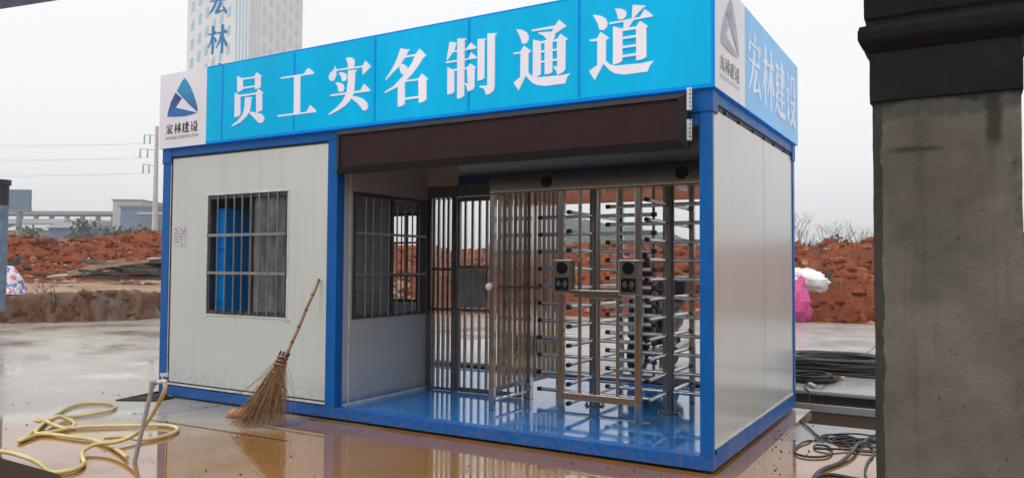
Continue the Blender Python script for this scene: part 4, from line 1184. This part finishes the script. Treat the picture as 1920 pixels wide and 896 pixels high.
sp = thing('standpipe', (-3.637, -1.838, 0), 'leaning grey plastic standpipe with a white tap in front of the cabin corner', 'standpipe')
top = Vector((-3.575, -1.748, .555))
part(MB().rod((-3.637, -1.838, -.01), top, .0155, 14), 'pipe', M['pvc'], sp)
part(MB().lump(top, .024, .024, .024, 14, 10, 0).rod(top, top + Vector((.025, .015, .004)), .021, 14).rod(top - Vector((.003, .004, .035)), top, .021, 14), 'elbow', M['pvc'], sp)
tpp = part(MB().rod(top + Vector((.026, .015, .004)), (-3.488, -1.698, .566), .015, 12).rod((-3.50, -1.704, .567), (-3.497, -1.703, .535), .016, 12), 'tap', M['white_pl'], sp)
part(MB().rod((-3.515, -1.713, .575), (-3.515, -1.713, .600), .008, 8).obox(Matrix.Translation((-3.505, -1.708, .612)) @ Matrix.Rotation(.5, 4, 'Z'), .055, .02, .022), 'tap_handle', M['white_pl'], tpp)

# ================================================================== CABLES
def coil(name, label, cx, cy, zb, rx, ry, r, turns, hgt, seed, cat='cable'):
    random.seed(seed); pts = []
    N = turns * 22
    for k in range(N):
        a = k / 22 * 2 * math.pi; t_ = k / N
        w = random.uniform(.90, 1.0) if k % 22 == 0 else w
        j = 1 + .05 * math.sin(a * 1.3 + k * .05)
        lay = (k // 22) % 6
        rad_ = (1 - .055 * lay) * w * j
        pts.append((cx + rx * rad_ * math.cos(a) + .04 * math.sin(k * .3), cy + ry * rad_ * math.sin(a), zb + r + hgt * (k // 22 // 6) / max(1, turns // 6) + .01 * math.sin(a * 2 + k * .1) + .01))
    return tag(MB().tube(spline(pts, 2), r, 7).build(name, M['cable']), label, cat, 'black cables behind and beside the cabin')
coil('cable_coil', 'large flat coil of thick black cable on the raised slab', .02, 5.55, .10, .72, .62, .019, 30, .16, 3)
thin = coil('cable_coil', 'small loose bundle of thin black cable with a brass plug on the slab edge', -.10, 4.35, .10, .30, .33, .008, 16, .05, 4)
pgl = MB().rod((.16, 4.50, .125), (.235, 4.56, .13), .022, 10)
pgl.build('plug', M['brass'], thin)
part(MB().rod((-.02, 3.85, .125), (.07, 3.70, .118), .024, 10), 'connector', M['galv'], thin)
zc = .012
hose([(.02, 5.0, .118), (.35, 4.9, .118), (.9, 4.95, .118), (1.6, 5.0, .118)], 'cable', 'straight thick black cable lying across the slab between the coils', .016, 'cable', 'cable', 'black cables behind and beside the cabin')
dw = [(-.06, 4.2, .13), (-.07, 3.9, .118), (-.04, 3.62, .115), (.02, 3.54, .08), (.05, 3.38, -.06), (.10, 2.9, -.075), (.13, 2.55, -.07), (.153, 2.38, -.022), (.285, 2.06, -.022), (.376, 1.833, -.022), (.458, 1.735, -.022), (.558, 1.756, -.022), (.636, 1.843, -.022), (.611, 1.942, -.02), (.524, 1.911, -.018), (.436, 1.793, -.005), (.40, 1.56, -.015), (.38, 1.42, .012), (.343, 1.266, .012), (.335, 1.064, zc), (.373, .90, zc), (.453, .848, zc), (.539, .884, zc), (.594, .978, zc), (.595, 1.131, zc), (.552, 1.264, zc), (.474, 1.30, zc), (.448, 1.231, zc), (.484, 1.156, zc), (.578, 1.17, .02), (.687, 1.239, zc), (.825, 1.244, zc), (1.0, 1.30, zc)]
hose(dw, 'cable', 'thin black wire dropping off the slab edge and looping across the low recess', .0085, 'cable', 'cable', 'black cables behind and beside the cabin', n=8)
hose([(.617, .10, zc), (.607, .387, zc), (.634, .557, zc), (.70, .785, zc), (.739, 1.098, .03), (.745, 1.40, .03), (.758, 1.70, -.01), (.795, 2.02, -.015), (.90, 2.25, -.02)], 'cable', 'thick black cable curving up from the bottom edge beside the pillar', .015, 'cable', 'cable', 'black cables behind and beside the cabin')
hose([(.60, .16, zc), (.63, .33, zc), (.70, .40, zc), (.773, .393, zc), (.856, .373, zc), (1.05, .36, zc)], 'cable', 'short thick black cable branching right at the bottom edge', .013, 'cable', 'cable', 'black cables behind and beside the cabin')
random.seed(9)
tp = []
for k in range(90):
    a = k * .47; rr = .14 + .10 * math.sin(k * .21) + .03 * random.random()
    tp.append((.70 + rr * 1.25 * math.cos(a), 1.60 + rr * 1.1 * math.sin(a) + .05 * math.sin(k * .13), -.018 + .03 * (k / 90) + .012 * math.sin(k)))
hose(tp, 'cable', 'tangle of thin black wire lying in the recess beside the pillar', .0075, 'cable', 'cable', 'black cables behind and beside the cabin', sub=4, n=7)
hose([(.915, .40, zc), (.879, .632, zc), (.867, .946, zc), (.877, 1.125, zc), (.86, 1.36, zc), (.80, 1.50, -.01), (.722, 1.54, -.01), (.684, 1.653, -.015), (.72, 1.85, -.018), (.95, 1.9, -.02)], 'cable', 'thin black wire snaking down close beside the pillar foot', .008, 'cable', 'cable', 'black cables behind and beside the cabin')

# ================================================================== SHEETS ON THE MOUND AT RIGHT, BAGS
def crumple(name, mat, label, cat, c, rx, ry, rz, seed, amp=.45, fr=1.3):
    random.seed(seed); mb = MB(); mb.lump(c, rx, ry, rz, 22, 15, amp, fr, False)
    return tag(mb.build(name, mat), label, cat)
gz = earth(-2.15, 15.0)[0]
crumple('plastic_sheet', M['pink'], 'crumpled bright pink plastic sheet at the foot of the red mound beside the cabin', 'sheet', (-2.13, 14.55, .55), .36, .30, .50, 3, .5, 1.5)
crumple('plastic_sack', M['bagwhite'], 'crumpled white plastic sack lying on the red mound above the pink sheet', 'sack', (-2.05, 15.0, 1.10), .60, .35, .30, 8, .45, 1.4)
random.seed(40)
wz = earth(-17.6, 5.2)[0]
ws_ = MB(); vs = []; f_ = []
wx_, wy_ = 1.52 + (F + (28 - 960) / 1451.92 * R2).x * 19.3, -5.28 + (F + (28 - 960) / 1451.92 * R2).y * 19.3
wz_ = earth(wx_, wy_)[0] - .03
for i in range(15):
    v = i / 14
    for k in range(26):
        a = 2 * math.pi * k / 26
        d_ = Vector((math.cos(a), math.sin(a), 0))
        r_ = (.34 * (1 - v) ** .8 + .05) * (1 + .28 * noise.fractal(d_ * 1.5 + Vector((0, 0, v * 2.5)), 1, 2, 3))
        vs.append((wx_ + rh.x * (r_ * d_.x - .12 * v) + fh.x * r_ * d_.y * .8, wy_ + rh.y * (r_ * d_.x - .12 * v) + fh.y * r_ * d_.y * .8, wz_ + .70 * v ** .9 + .03 * noise.noise(d_ * 3 + Vector((v * 4, 0, 0)))))
for i in range(14):
    for k in range(26): f_.append((i * 26 + k, i * 26 + (k + 1) % 26, (i + 1) * 26 + (k + 1) % 26, (i + 1) * 26 + k))
f_ += [tuple(range(26)), tuple(range(14 * 26, 15 * 26))]
ws_.add(vs, f_)
tag(ws_.build('woven_sack', M['woven']), 'striped red white and blue woven sack slumped beside the slate blue post', 'sack')

# ================================================================== LUMBER PILE ON THE LEFT
random.seed(12)
def board(x, y, z, L, w, h, az, tilt, mat, label, group='boards in the lumber heap'):
    Mx = Matrix.Translation((x, y, z)) @ Matrix.Rotation(az, 4, 'Z') @ Matrix.Rotation(tilt, 4, 'Y') @ Matrix.Rotation(random.uniform(-.15, .15), 4, 'X')
    mb = MB(); mb.obox(Mx, L, w, h)
    return tag(mb.build('board', M[mat], bevel=.006), label, 'board', group)
bx, by = -21.2, 10.0          # heap centre
zb = max(earth(bx + i, by + j)[0] for i in (-1, 0, 1) for j in (-1, 0, 1)) + .06
along = math.atan2(rh.y, rh.x)
def hp_(u, v): return bx + rh.x * u + fh.x * v, by + rh.y * u + fh.y * v
spec = [(-.2, 0, .16, 3.4, .30, .06, .05, .02, 'wood', 'a'), (.9, .1, .26, 2.6, .9, .05, -.1, .02, 'wood_dark', 'a'), (1.5, -.1, .36, 2.2, .7, .05, .1, -.03, 'wood', 'a'), (1.2, .25, .46, 2.0, .8, .05, 0, .02, 'wood_dark', 'a'), (-.1, -.25, .40, 2.9, .22, .07, .12, .12, 'wood', 'a'), (-.5, .2, .36, 2.6, .20, .06, -.05, .14, 'wood_dark', 'a'),
        (-1.2, -.45, .38, 1.5, .12, .12, .25, -.26, 'wood_pale', 'pale square timber propped at the left end of the lumber heap'), (-1.75, -.1, .20, 1.9, .5, .04, .05, -.08, 'wood_grey', 'pale grey sheet board sloping at the left end of the lumber heap'), (1.35, .0, .62, 1.9, .45, .04, .12, .01, 'wood_grey', 'pale grey board lying flat on top of the lumber heap'), (.2, -.4, .54, 2.4, .14, .06, .15, -.14, 'wood_pale', 'long brown plank slanting up across the middle of the lumber heap'),
        (.5, -.6, .10, 3.6, .2, .06, .02, 0, 'wood_dark', 'a'), (1.8, -.5, .22, 1.4, .25, .06, -.25, .05, 'wood', 'a'), (-2.6, .2, .14, 1.6, .3, .05, .1, .03, 'wood_dark', 'a'), (.6, .5, .56, 2.2, .3, .05, -.08, -.05, 'wood', 'a'), (1.6, -.3, .50, 2.0, .5, .08, .06, .03, 'wood_dark', 'a'), (1.1, -.35, .33, 2.4, .4, .09, -.06, .05, 'wood_dark', 'a'), (2.1, .1, .18, 1.8, .6, .08, .15, -.05, 'wood_dark', 'a'), (.1, .1, .30, 2.2, .35, .06, .2, .08, 'wood', 'a'), (1.7, .1, .44, 1.8, .5, .06, -.18, .02, 'wood_dark', 'a'), (1.0, -.55, .22, 2.2, .3, .08, .1, .1, 'wood_dark', 'a'), (2.3, -.3, .40, 1.3, .4, .06, .2, -.1, 'wood', 'a'), (-.8, -.5, .22, 2.2, .18, .06, .05, .1, 'wood_dark', 'a')]
for u, v, z, L, w, h, az, ti, mt, lb in spec:
    x, y = hp_(u, v)
    board(x, y, zb + z * 1.15, L * 1.12, w, h * 1.5, along + az, ti, mt, 'dark weathered board lying in the low lumber heap on the red earth' if lb == 'a' else lb)
# pale litter on the earth
random.seed(14)
lit = MB()
for k in range(46):
    a = rad(random.uniform(-66, -50)); r = random.uniform(20, 34)
    x, y = 1.5 + r * math.sin(a), -5.3 + r * math.cos(a)
    if sdist(x, y)[0] < 2: continue
    lit.lump((x, y, earth(x, y)[0] + .03), random.uniform(.04, .10), .06, .045, 6, 4, .5, 2, False)
structure(lit.build('pale_stones', M['farwhite']), 'stuff')

gr_ = MB(); random.seed(33)
for k in range(420):
    x = random.uniform(-7, 1.1); y = random.uniform(-3.0, -.02) if k % 3 else random.uniform(-.25, -.02)
    s = .003 + .009 * random.random() ** 3
    gr_.lump((x, y, s * .3), s, s * .8, s * .6, 5, 4, .4, 2, False)
for k in range(70):
    x = random.uniform(.06, .45); y = random.uniform(0, 3.0); s = .003 + .008 * random.random() ** 3
    gr_.lump((x, y, s * .3), s, s * .8, s * .6, 5, 4, .4, 2, False)
structure(gr_.build('grit', M['bank']), 'stuff')
# left gate post, coil on it, canopy edge
lpst = thing('gate_post', (-18.05, 3.75, 0), 'slate blue steel post with a black cap at the left edge', 'post')
PX_, PY_ = -17.82, 4.15
part(MB().rod((PX_, PY_, .3), (PX_, PY_, 3.22), .135, 20), 'shaft', M['postblue'], lpst)
part(MB().rod((PX_, PY_, 3.221), (PX_, PY_, 3.34), .18, 20).rod((PX_, PY_, 2.75), (PX_, PY_, 3.22), .141, 20), 'cap', M['black'], lpst)
random.seed(17)
pts = [(-23.2 + .42 * (1 - .05 * (k // 20)) * math.cos(k / 20 * 6.283), 7.9 + .3 * math.sin(k / 20 * 6.283), 2.0 + .22 * math.sin(k / 20 * 6.283 + .4) + .03 * (k // 20)) for k in range(120)]
gz_ = earth(-23.2, 7.9)[0]
hx_, hy_ = 1.52 + (F + (20 - 960) / 1451.92 * R2).x * 27, -5.28 + (F + (20 - 960) / 1451.92 * R2).y * 27
gz_ = earth(hx_, hy_)[0]
pts = [(hx_ + (x + 23.2), hy_ + (y - 7.9), z - 2.0 + gz_ + .22) for x, y, z in pts]
tag(MB().tube(spline(pts, 2), .02, 6).build('hose_coil', M['cable']), 'coil of dark hose lying on the red earth behind the left post', 'hose')
cn = thing('canopy_roof', (-6.2, -3.0, 0), 'dark slate canopy roof edge overhead in the top left corner', 'canopy')
d_ = Vector((.41, .24, .077)); pA = Vector((-4.924, -2.194, 3.373)); 
e0 = pA - d_ * 5.5; e1 = pA + d_ * 2.6
inn = Vector((-.45, -.10, .10)).normalized() * 2.2
mb = MB(); 
mb.add([tuple(p + Vector((0, 0, z))) for z in (0, .25) for p in (e0, e1, e1 + inn, e0 + inn)], [(0, 1, 2, 3), (4, 5, 6, 7), (0, 1, 5, 4), (1, 2, 6, 5), (2, 3, 7, 6), (3, 0, 4, 7)])
part(mb, 'roof', M['slate'], cn)
for p in (e0 + inn * .3 + d_ * .3, e0 + inn * .85 + d_ * .3, e0 + inn * .9 + d_ * 2.8):
    part(MB().rod((p.x, p.y, -.0), (p.x, p.y, p.z + .02), .05, 12), 'post', M['postblue'], cn)

# ================================================================== SCOOTER BEHIND THE CABIN
sx_, sy_ = -1.92, 4.15
sc = thing('motor_scooter', (sx_, sy_, .10), 'black motor scooter with a dark red windscreen parked on the slab behind the turnstile', 'scooter')
def ring(c, R, r, n=26, m=8):
    return [(c[0], c[1] + R * math.cos(2 * math.pi * k / n), c[2] + R * math.sin(2 * math.pi * k / n)) for k in range(n)]
for yw in (-.62, .60):
    c_ = (sx_, sy_ + yw, .10 + .27)
    wh = part(MB().tube(ring(c_, .17, 0), .03, 8, closed=True).rod((sx_ - .05, c_[1], c_[2]), (sx_ + .05, c_[1], c_[2]), .05, 12), 'wheel', M['darksteel'], sc)
    part(MB().tube(ring(c_, .215, 0), .055, 10, closed=True), 'tyre', M['rubber'], wh)
def loft(secs, nseg=14):
    """secs: (y, z, half width, half height)"""
    vs = []; f_ = []
    for (y, z, w, h) in secs:
        for k in range(nseg):
            a = 2 * math.pi * k / nseg
            vs.append((sx_ + w * math.copysign(abs(math.cos(a)) ** .7, math.cos(a)), sy_ + y, z + h * math.copysign(abs(math.sin(a)) ** .7, math.sin(a))))
    for i in range(len(secs) - 1):
        for k in range(nseg): f_.append((i * nseg + k, i * nseg + (k + 1) % nseg, (i + 1) * nseg + (k + 1) % nseg, (i + 1) * nseg + k))
    f_ += [tuple(range(nseg)), tuple(range((len(secs) - 1) * nseg, len(secs) * nseg))]
    return MB().add(vs, f_, True)
part(loft([(-.05, .48, .12, .05), (.1, .62, .16, .14), (.35, .70, .19, .18), (.6, .74, .17, .14), (.85, .78, .08, .05)]), 'body', M['black'], sc)
part(loft([(-.05, .83, .12, .03), (.05, .86, .15, .05), (.4, .90, .16, .05), (.78, .93, .13, .04)]), 'seat', M['rubber'], sc)
part(loft([(-.42, .36, .14, .04), (-.2, .34, .17, .035), (.1, .36, .17, .035)]), 'footboard', M['black'], sc)
part(loft([(-.52, .45, .10, .06), (-.47, .70, .19, .16), (-.42, .95, .20, .15), (-.44, 1.12, .13, .06)]), 'leg_shield', M['black'], sc)
part(loft([(-.82, .60, .05, .03), (-.66, .68, .08, .04), (-.45, .62, .07, .04)]), 'front_mudguard', M['black'], sc)
part(MB().lump((sx_, sy_ - .57, .98), .09, .06, .08, 14, 10, 0), 'headlight', M['glass'], sc)
part(MB().rod((sx_, sy_ - .60, .40), (sx_, sy_ - .42, 1.10), .03, 10), 'fork', M['darksteel'], sc)
hb = part(MB().tube(spline([(sx_ - .34, sy_ - .30, 1.15), (sx_ - .15, sy_ - .42, 1.12), (sx_, sy_ - .44, 1.10), (sx_ + .15, sy_ - .42, 1.12), (sx_ + .34, sy_ - .30, 1.15)], 4), .016, 8), 'handlebar', M['black'], sc)
for s in (-1, 1):
    part(MB().rod((sx_ + s * .24, sy_ - .37, 1.14), (sx_ + s * .30, sy_ - .40, 1.36), .008, 6).lump((sx_ + s * .31, sy_ - .40, 1.40), .07, .02, .05, 12, 8, 0), 'mirror', M['black'], hb)
# tall apron windscreen
ws = MB(); vs = []; f_ = []
for side_ in (0, 1):
    for i in range(13):
        for j in range(9):
            u = -1 + i / 6; v = j / 8
            hw = .17 - .04 * v - .10 * max(0, v - .75) * 4 * abs(u)
            vs.append((sx_ + u * hw, sy_ - .54 + .12 * v + .07 * u * u + side_ * .008, 1.02 + .62 * v - .10 * u * u * v))
for i in range(12):
    for j in range(8):
        a = i * 9 + j; q = (a, a + 9, a + 10, a + 1); f_ += [q, tuple(k + 117 for k in q)[::-1]]
ws.add(vs, f_, True); part(ws, 'windscreen', M['redpaint'], sc)
tb = part(MB().box(sx_ - .22, sx_ + .18, sy_ + .62, sy_ + 1.0, .98, 1.30), 'top_box', M['black'], sc, bevel=.03)
part(MB().box(sx_ - .03, sx_ + .02, sy_ + .20, sy_ + .24, .11, .40), 'kickstand', M['darksteel'], sc)
part(MB().rod((sx_ + .17, sy_ + .2, .36), (sx_ + .17, sy_ + .85, .42), .05, 12), 'exhaust', M['darksteel'], sc)

# ================================================================== FAR LEFT: VIADUCT, BUILDINGS, BILLBOARD, TREES, POLE
def frame_at(p, q):
    """local frame along the ground from p to q: u along, v back"""
    a = Vector((q[0] - p[0], q[1] - p[1], 0)); L = a.length; a.normalize()
    bq = Vector((-a.y, a.x, 0))
    if bq.dot(fh) < 0: bq = -bq
    o_ = Vector((p[0], p[1], 0))
    return (lambda u, v, z: tuple(o_ + a * u + bq * v + Vector((0, 0, z)))), L
def fbox(mb, fr, u0, u1, v0, v1, z0, z1):
    vs = [fr(u, v, z) for z in (z0, z1) for v in (v0, v1) for u in (u0, u1)]
    return mb.add(vs, [(0, 2, 3, 1), (4, 5, 7, 6), (0, 1, 5, 4), (2, 6, 7, 3), (0, 4, 6, 2), (1, 3, 7, 5)])
via = thing('elevated_viaduct', (-214, 99, 0), 'long grey elevated viaduct with a row of open bays in the far left distance', 'viaduct')
fr, L = frame_at((-232, 90), (-186, 116))
mb = MB(); n = 13
fbox(mb, fr, -60, L, 0, 7, 10.2, 12.5)
fbox(mb, fr, -60, L, -.6, 7.6, 14.0, 14.9)
part(mb, 'deck', M['fargrey'], via)
for k in range(-6, n + 1):
    u = k * L / n
    part(fbox(MB(), fr, u, u + .8, .3, 1.3, 12.51, 13.99), 'column', M['fargrey'], via)
    if k % 2 == 0: part(fbox(MB(), fr, u - .3, u + 1.5, 2, 5, -1, 10.19), 'pier', M['fargrey'], via)
rl = MB()
for k in range(-60, int(L), 3): fbox(rl, fr, k, k + .15, 3, 3.1, 12.51, 12.9)
fbox(rl, fr, -60, L, 3, 3.1, 12.91, 13.0); part(rl, 'railing', M['fargrey'], via)
blk = thing('white_building', (-180, 110, 0), 'plain white block building at the right end of the viaduct', 'building')
fr, L = frame_at((-179.2, 108.1), (-173.3, 111.7))
part(fbox(MB(), fr, 0, L, 0, 12, -1, 16.9), 'wall', M['farwhite'], blk)
part(fbox(MB(), fr, L * .72, L * .86, -.05, .0, 14.0, 15.6), 'window', M['fardark'], blk)
part(fbox(MB(), fr, -.3, L + .3, -.3, 12.3, 16.91, 17.2), 'roof', M['fargrey'], blk)
bl2 = thing('blue_building', (-165, 107, 0), 'wide blue clad industrial building beside the white block in the distance', 'building')
fr, L = frame_at((-168.2, 103.1), (-156, 110.6))
part(fbox(MB(), fr, 0, L + 14, 0, 14, -1, 14.6), 'wall', M['farblue'], bl2)
wn_ = MB()
for k in range(26): fbox(wn_, fr, 4.3 + k * .9, 4.3 + k * .9 + .55, -.06, -.01, 10.0, 12.6)
part(wn_, 'window', M['fardark'], bl2)
part(fbox(MB(), fr, -.4, L + 14.4, -.5, 14.4, 14.61, 15.1), 'roof', M['fargrey'], bl2)
part(fbox(MB(), fr, 4.0, L + 14, -.25, -.01, 12.9, 13.4), 'band', M['farwhite'], bl2)
def lowhouse(p, q, h, mat, rmat, label, cat='house', name='low_house', dark=None):
    h_ = thing(name, (p[0], p[1], 0), label, cat)
    fr, L = frame_at(p, q)
    part(fbox(MB(), fr, 0, L, 0, 6, -1, h), 'wall', M[mat], h_)
    mb = MB()
    vs = [fr(-.4, -.4, h + .005), fr(L + .4, -.4, h + .005), fr(L + .4, 6.4, h + .005), fr(-.4, 6.4, h + .005), fr(-.2, 3, h + 1.1), fr(L + .2, 3, h + 1.1)]
    mb.add(vs, [(0, 1, 5, 4), (2, 3, 4, 5), (0, 4, 3), (1, 2, 5), (0, 3, 2, 1)]); part(mb, 'roof', M[rmat], h_)
    w_ = MB(); k = 1.0
    while k < L - 1.5: fbox(w_, fr, k, k + .9, -.05, -.005, h * .35, h * .72); k += 2.4
    part(w_, 'window', M[dark or 'fardark'], h_)
lowhouse((-131, 60), (-119.5, 65), 6.6, 'farwhite', 'farwhite', 'low white house left of the blue shed in the distance')
lowhouse((-150, 66), (-138, 72), 8.4, 'fargrey', 'fargrey', 'low grey house below the viaduct at the far left')
lowhouse((-121.5, 61.5), (-116.2, 64.0), 6.9, 'farblue', 'fargrey', 'small blue ribbed shed behind the orange barrier', 'shed', 'metal_shed', 'farblue')
bbd = thing('billboard', (-125, 58.5, 0), 'blue grey billboard on a single thick post at the far left', 'billboard')
fr, L = frame_at((-127.6, 57.5), (-123.9, 59.7))
part(fbox(MB(), fr, 0, L, 0, .8, 9.7, 12.8), 'panel', M['billboard'], bbd)
part(fbox(MB(), fr, -.1, L + .1, -.1, .9, 9.40, 9.69).add([], []), 'frame', M['fargrey'], bbd)
pm = fr(L * .62, .4, 0); part(MB().rod((pm[0], pm[1], -1), (pm[0], pm[1], 9.39), .42, 14), 'post', M['fargrey'], bbd)
obx = thing('orange_barrier', (-66, 37, 0), 'low orange barrier fence along the back of the red earth', 'barrier')
fr, L = frame_at((-98, 50), (-86, 56.5))
mb = MB()
for k in range(12): fbox(mb, fr, k * L / 12, (k + .86) * L / 12, 0, .1, 3.0, 4.55)
part(mb, 'panel', M['orange'], obx)
part(fbox(MB(), fr, 0, L, .11, .2, 1.0, 3.4), 'rail', M['fargrey'], obx)

def tree(x, y, z, h, rw, label, seed, leaf='leaf', n=620, trunk=.2, name='tree', group='trees in the far left distance', ls=.32):
    random.seed(seed)
    t_ = thing(name, (x, y, z), label, 'tree', group)
    tr_ = MB(); top_ = Vector((x + random.uniform(-.3, .3), y, z + h * .72))
    base = Vector((x, y, z - .5))
    tr_.tube(spline([base, base.lerp(top_, .5) + Vector((random.uniform(-.2, .2), 0, 0)), top_], 4), [trunk * (1 - .085 * k) for k in range(9)], 7)
    lobes = []
    for k in range(9):
        a = random.uniform(0, 6.283); rr = rw * random.uniform(.25, .85); zz = z + h * random.uniform(.38, .9)
        c_ = Vector((x + rr * math.cos(a), y + rr * math.sin(a), zz))
        lobes.append((c_, rw * random.uniform(.28, .5)))
        s0 = base.lerp(top_, random.uniform(.45, .9)); tr_.tube([s0, s0.lerp(c_, .55) + Vector((0, 0, .15)), c_], [trunk * .4, trunk * .25, trunk * .08], 5)
    part(tr_, 'trunk', M['bark'], t_)
    cr = MB()
    for k in range(n):
        c_, r = random.choice(lobes)
        d = Vector((random.gauss(0, 1), random.gauss(0, 1), random.gauss(0, .75))).normalized() * r * random.random() ** .45
        p = c_ + d; s = ls * random.uniform(.5, 1.2)
        e1 = Vector((random.gauss(0, 1), random.gauss(0, 1), random.gauss(0, 1))).normalized(); e2 = e1.orthogonal().normalized()
        cr.add([p - e1 * s, p + e2 * s * .55, p + e1 * s, p - e2 * s * .55], [(0, 1, 2, 3)])
    part(cr, 'crown', M[leaf], t_)
def gpt(px, d, z=0):     # a spot on the land at bearing and distance
    v = F + (px - 960) / 1451.92 * R2
    return 1.52 + v.x * d, -5.28 + v.y * d
tx = [(24, 98, 7.0, 3.2, 'leaf', 'dark spreading tree just right of the left post'), (72, 112, 8.2, 2.8, 'leaf2', 'thin airy tree in front of the low white house'), (178, 100, 8.6, 3.6, 'leaf', 'broad dark green tree in front of the viaduct bays'), (152, 104, 6.6, 2.2, 'scrub', 'yellow green bushy tree right of the blue shed'), (232, 100, 7.4, 3.4, 'leaf', 'dark tree in front of the white block'), (258, 104, 7.8, 3.4, 'leaf2', 'grey green tree below the blue clad building'), (207, 112, 7.0, 2.6, 'leaf', 'small dark tree between viaduct and white block')]
for i, (px, d, h, rw, lf, lb) in enumerate(tx):
    x, y = gpt(px, d); tree(x, y, .3, h * .76, rw * .9, lb, 50 + i, lf)
# far scrub and dry grass band on top of the earth at left
random.seed(70)
gr = MB()
for k in range(2600):
    px = random.uniform(5, 300); d = random.uniform(58, 84)
    x, y = gpt(px, d); z = earth(x, y)[0]
    hgt = random.uniform(.5, 1.9) * (1.25 if px < 190 else .8); w_ = .05
    lx, ly = random.uniform(-.3, .3), random.uniform(-.3, .3)
    gr.add([(x - w_, y, z), (x + w_, y + .03, z), (x + lx, y + ly, z + hgt)], [(0, 1, 2)])
structure(gr.build('dry_grass', M['grass']), 'stuff')
# utility pole beside the cabin's left end, wires
px_, py_ = -52.3, 31.9
up = thing('utility_pole', (px_, py_, 0), 'slim grey utility pole with insulator arms rising just left of the cabin', 'pole')
part(MB().tube([(px_, py_, 0), (px_, py_, 12.0)], [.24, .13], 12), 'shaft', M['wire'], up)
arms = [(8.45, 1.0), (9.65, 1.25), (10.75, .95)]
wd = Vector((-.83, -.42, 0)); wd.normalize()
aw = -rh
for z, l in arms:
    a_ = part(MB().rod((px_, py_, z + .5), (px_ + aw.x * l, py_ + aw.y * l, z + .62), .03, 6), 'crossarm', M['wire'], up)
    for k in (.55, 1.0):
        q = Vector((px_, py_, z + .62)) + aw * l * k
        part(MB().tube([q, q - Vector((0, 0, .2)), q - Vector((0, 0, .7))], [.03, .06, .06], 8), 'insulator', M['farwhite'], a_)
for i, (z, l) in enumerate(arms):
    for j, k in enumerate((.55, 1.0)):
        q = Vector((px_, py_, z - .1)) + aw * l * k
        e_ = Vector((-150, -8 + 10 * j, z + 5.0 + 2.2 * i * .2))
        pts = [q.lerp(e_, t / 24) - Vector((0, 0, 4.2 * 4 * (t / 24) * (1 - t / 24) * .35)) for t in range(25)]
        tag(MB().tube(pts, .009, 4, False).build('overhead_wire', M['wire']), 'thin sagging overhead wire crossing the pale sky at upper left', 'wire', 'overhead wires')

# ================================================================== RIGHT: CREST SCRUB AND BARE SHRUBS
random.seed(80)
def bare(x, y, z, h, seed, label, grp):
    random.seed(seed); mb = MB()
    def br(p, d, L, r, lv):
        q = p + d * L
        mb.tube([p, p.lerp(q, .5) + Vector((random.uniform(-.04, .04), random.uniform(-.04, .04), 0)) * L, q], [r, r * .8, r * .55], 4, False)
        if lv > 0:
            for k in range(random.choice((2, 3, 3))):
                nd_ = (d + Vector((random.gauss(0, .5), random.gauss(0, .5), random.uniform(-.05, .35)))).normalized()
                br(p.lerp(q, random.uniform(.45, 1)), nd_, L * random.uniform(.5, .8), r * .55, lv - 1)
    for k in range(3): br(Vector((x, y, z - .1)), Vector((random.gauss(0, .25), random.gauss(0, .25), 1)).normalized(), h * .42, .022, 3)
    tag(mb.build('bare_shrub', M['twig']), label, 'shrub', grp)
for i, (px, h) in enumerate(((1498, 1.5), (1515, 1.1), (1530, .9), (1552, 1.3), (1566, 1.8), (1583, .9), (1600, 1.4), (1612, 1.2), (1628, 1.5), (1480, 1.6))):
    d = 30 + (i % 3) * 2.5; x, y = gpt(px, d)
    bare(x, y, earth(x, y)[0], h * 1.25, 90 + i, 'thin leafless shrub standing on the crest of the red mound right of the cabin', 'bare shrubs on the crest')
wd_ = MB(); random.seed(61)
for k in range(70):
    a = rad(random.uniform(-66, 12)); r = random.uniform(20, 40)
    x0_, y0_ = 1.5 + r * math.sin(a), -5.3 + r * math.cos(a)
    if sdist(x0_, y0_)[0] < 1.5: continue
    for q in range(16):
        x, y = x0_ + random.gauss(0, .15), y0_ + random.gauss(0, .15); z = earth(x, y)[0]
        wd_.add([(x - .02, y, z - .02), (x + .02, y, z - .02), (x + random.gauss(0, .12), y + random.gauss(0, .12), z + random.uniform(.1, .35))], [(0, 1, 2)])
structure(wd_.build('weeds', M['scrub']), 'stuff')
sb = MB(); random.seed(88)
for k in range(1100):
    px = random.choice((random.uniform(1485, 1660), random.gauss(1570, 14), random.gauss(1620, 14))); d = random.uniform(29, 36)
    x, y = gpt(px, d); z = earth(x, y)[0]
    s = random.uniform(.06, .16); p = Vector((x, y, z + random.random() ** 2 * .34))
    e1 = Vector((random.gauss(0, 1), random.gauss(0, 1), random.gauss(0, 1))).normalized(); e2 = e1.orthogonal()
    sb.add([p - e1 * s, p + e2 * s * .6, p + e1 * s, p - e2 * s * .6], [(0, 1, 2, 3)])
structure(sb.build('crest_scrub', M['scrub']), 'stuff')

# ================================================================== HAZE
hz = bpy.data.materials.new('haze'); hz.use_nodes = True
hn = hz.node_tree.nodes; hn.remove(hn['Principled BSDF'])
pv = hn.new('ShaderNodeVolumePrincipled')
pv.inputs['Color'].default_value = (.93, .95, .97, 1); pv.inputs['Density'].default_value = .0013; pv.inputs['Anisotropy'].default_value = .2
hz.node_tree.links.new(pv.outputs[0], hn['Material Output'].inputs['Volume'])
hb_ = MB().box(-1000, 1000, -400, 1600, -2.5, 19).build('haze', hz)
structure(hb_, 'stuff')
hb_.display_type = 'WIRE'
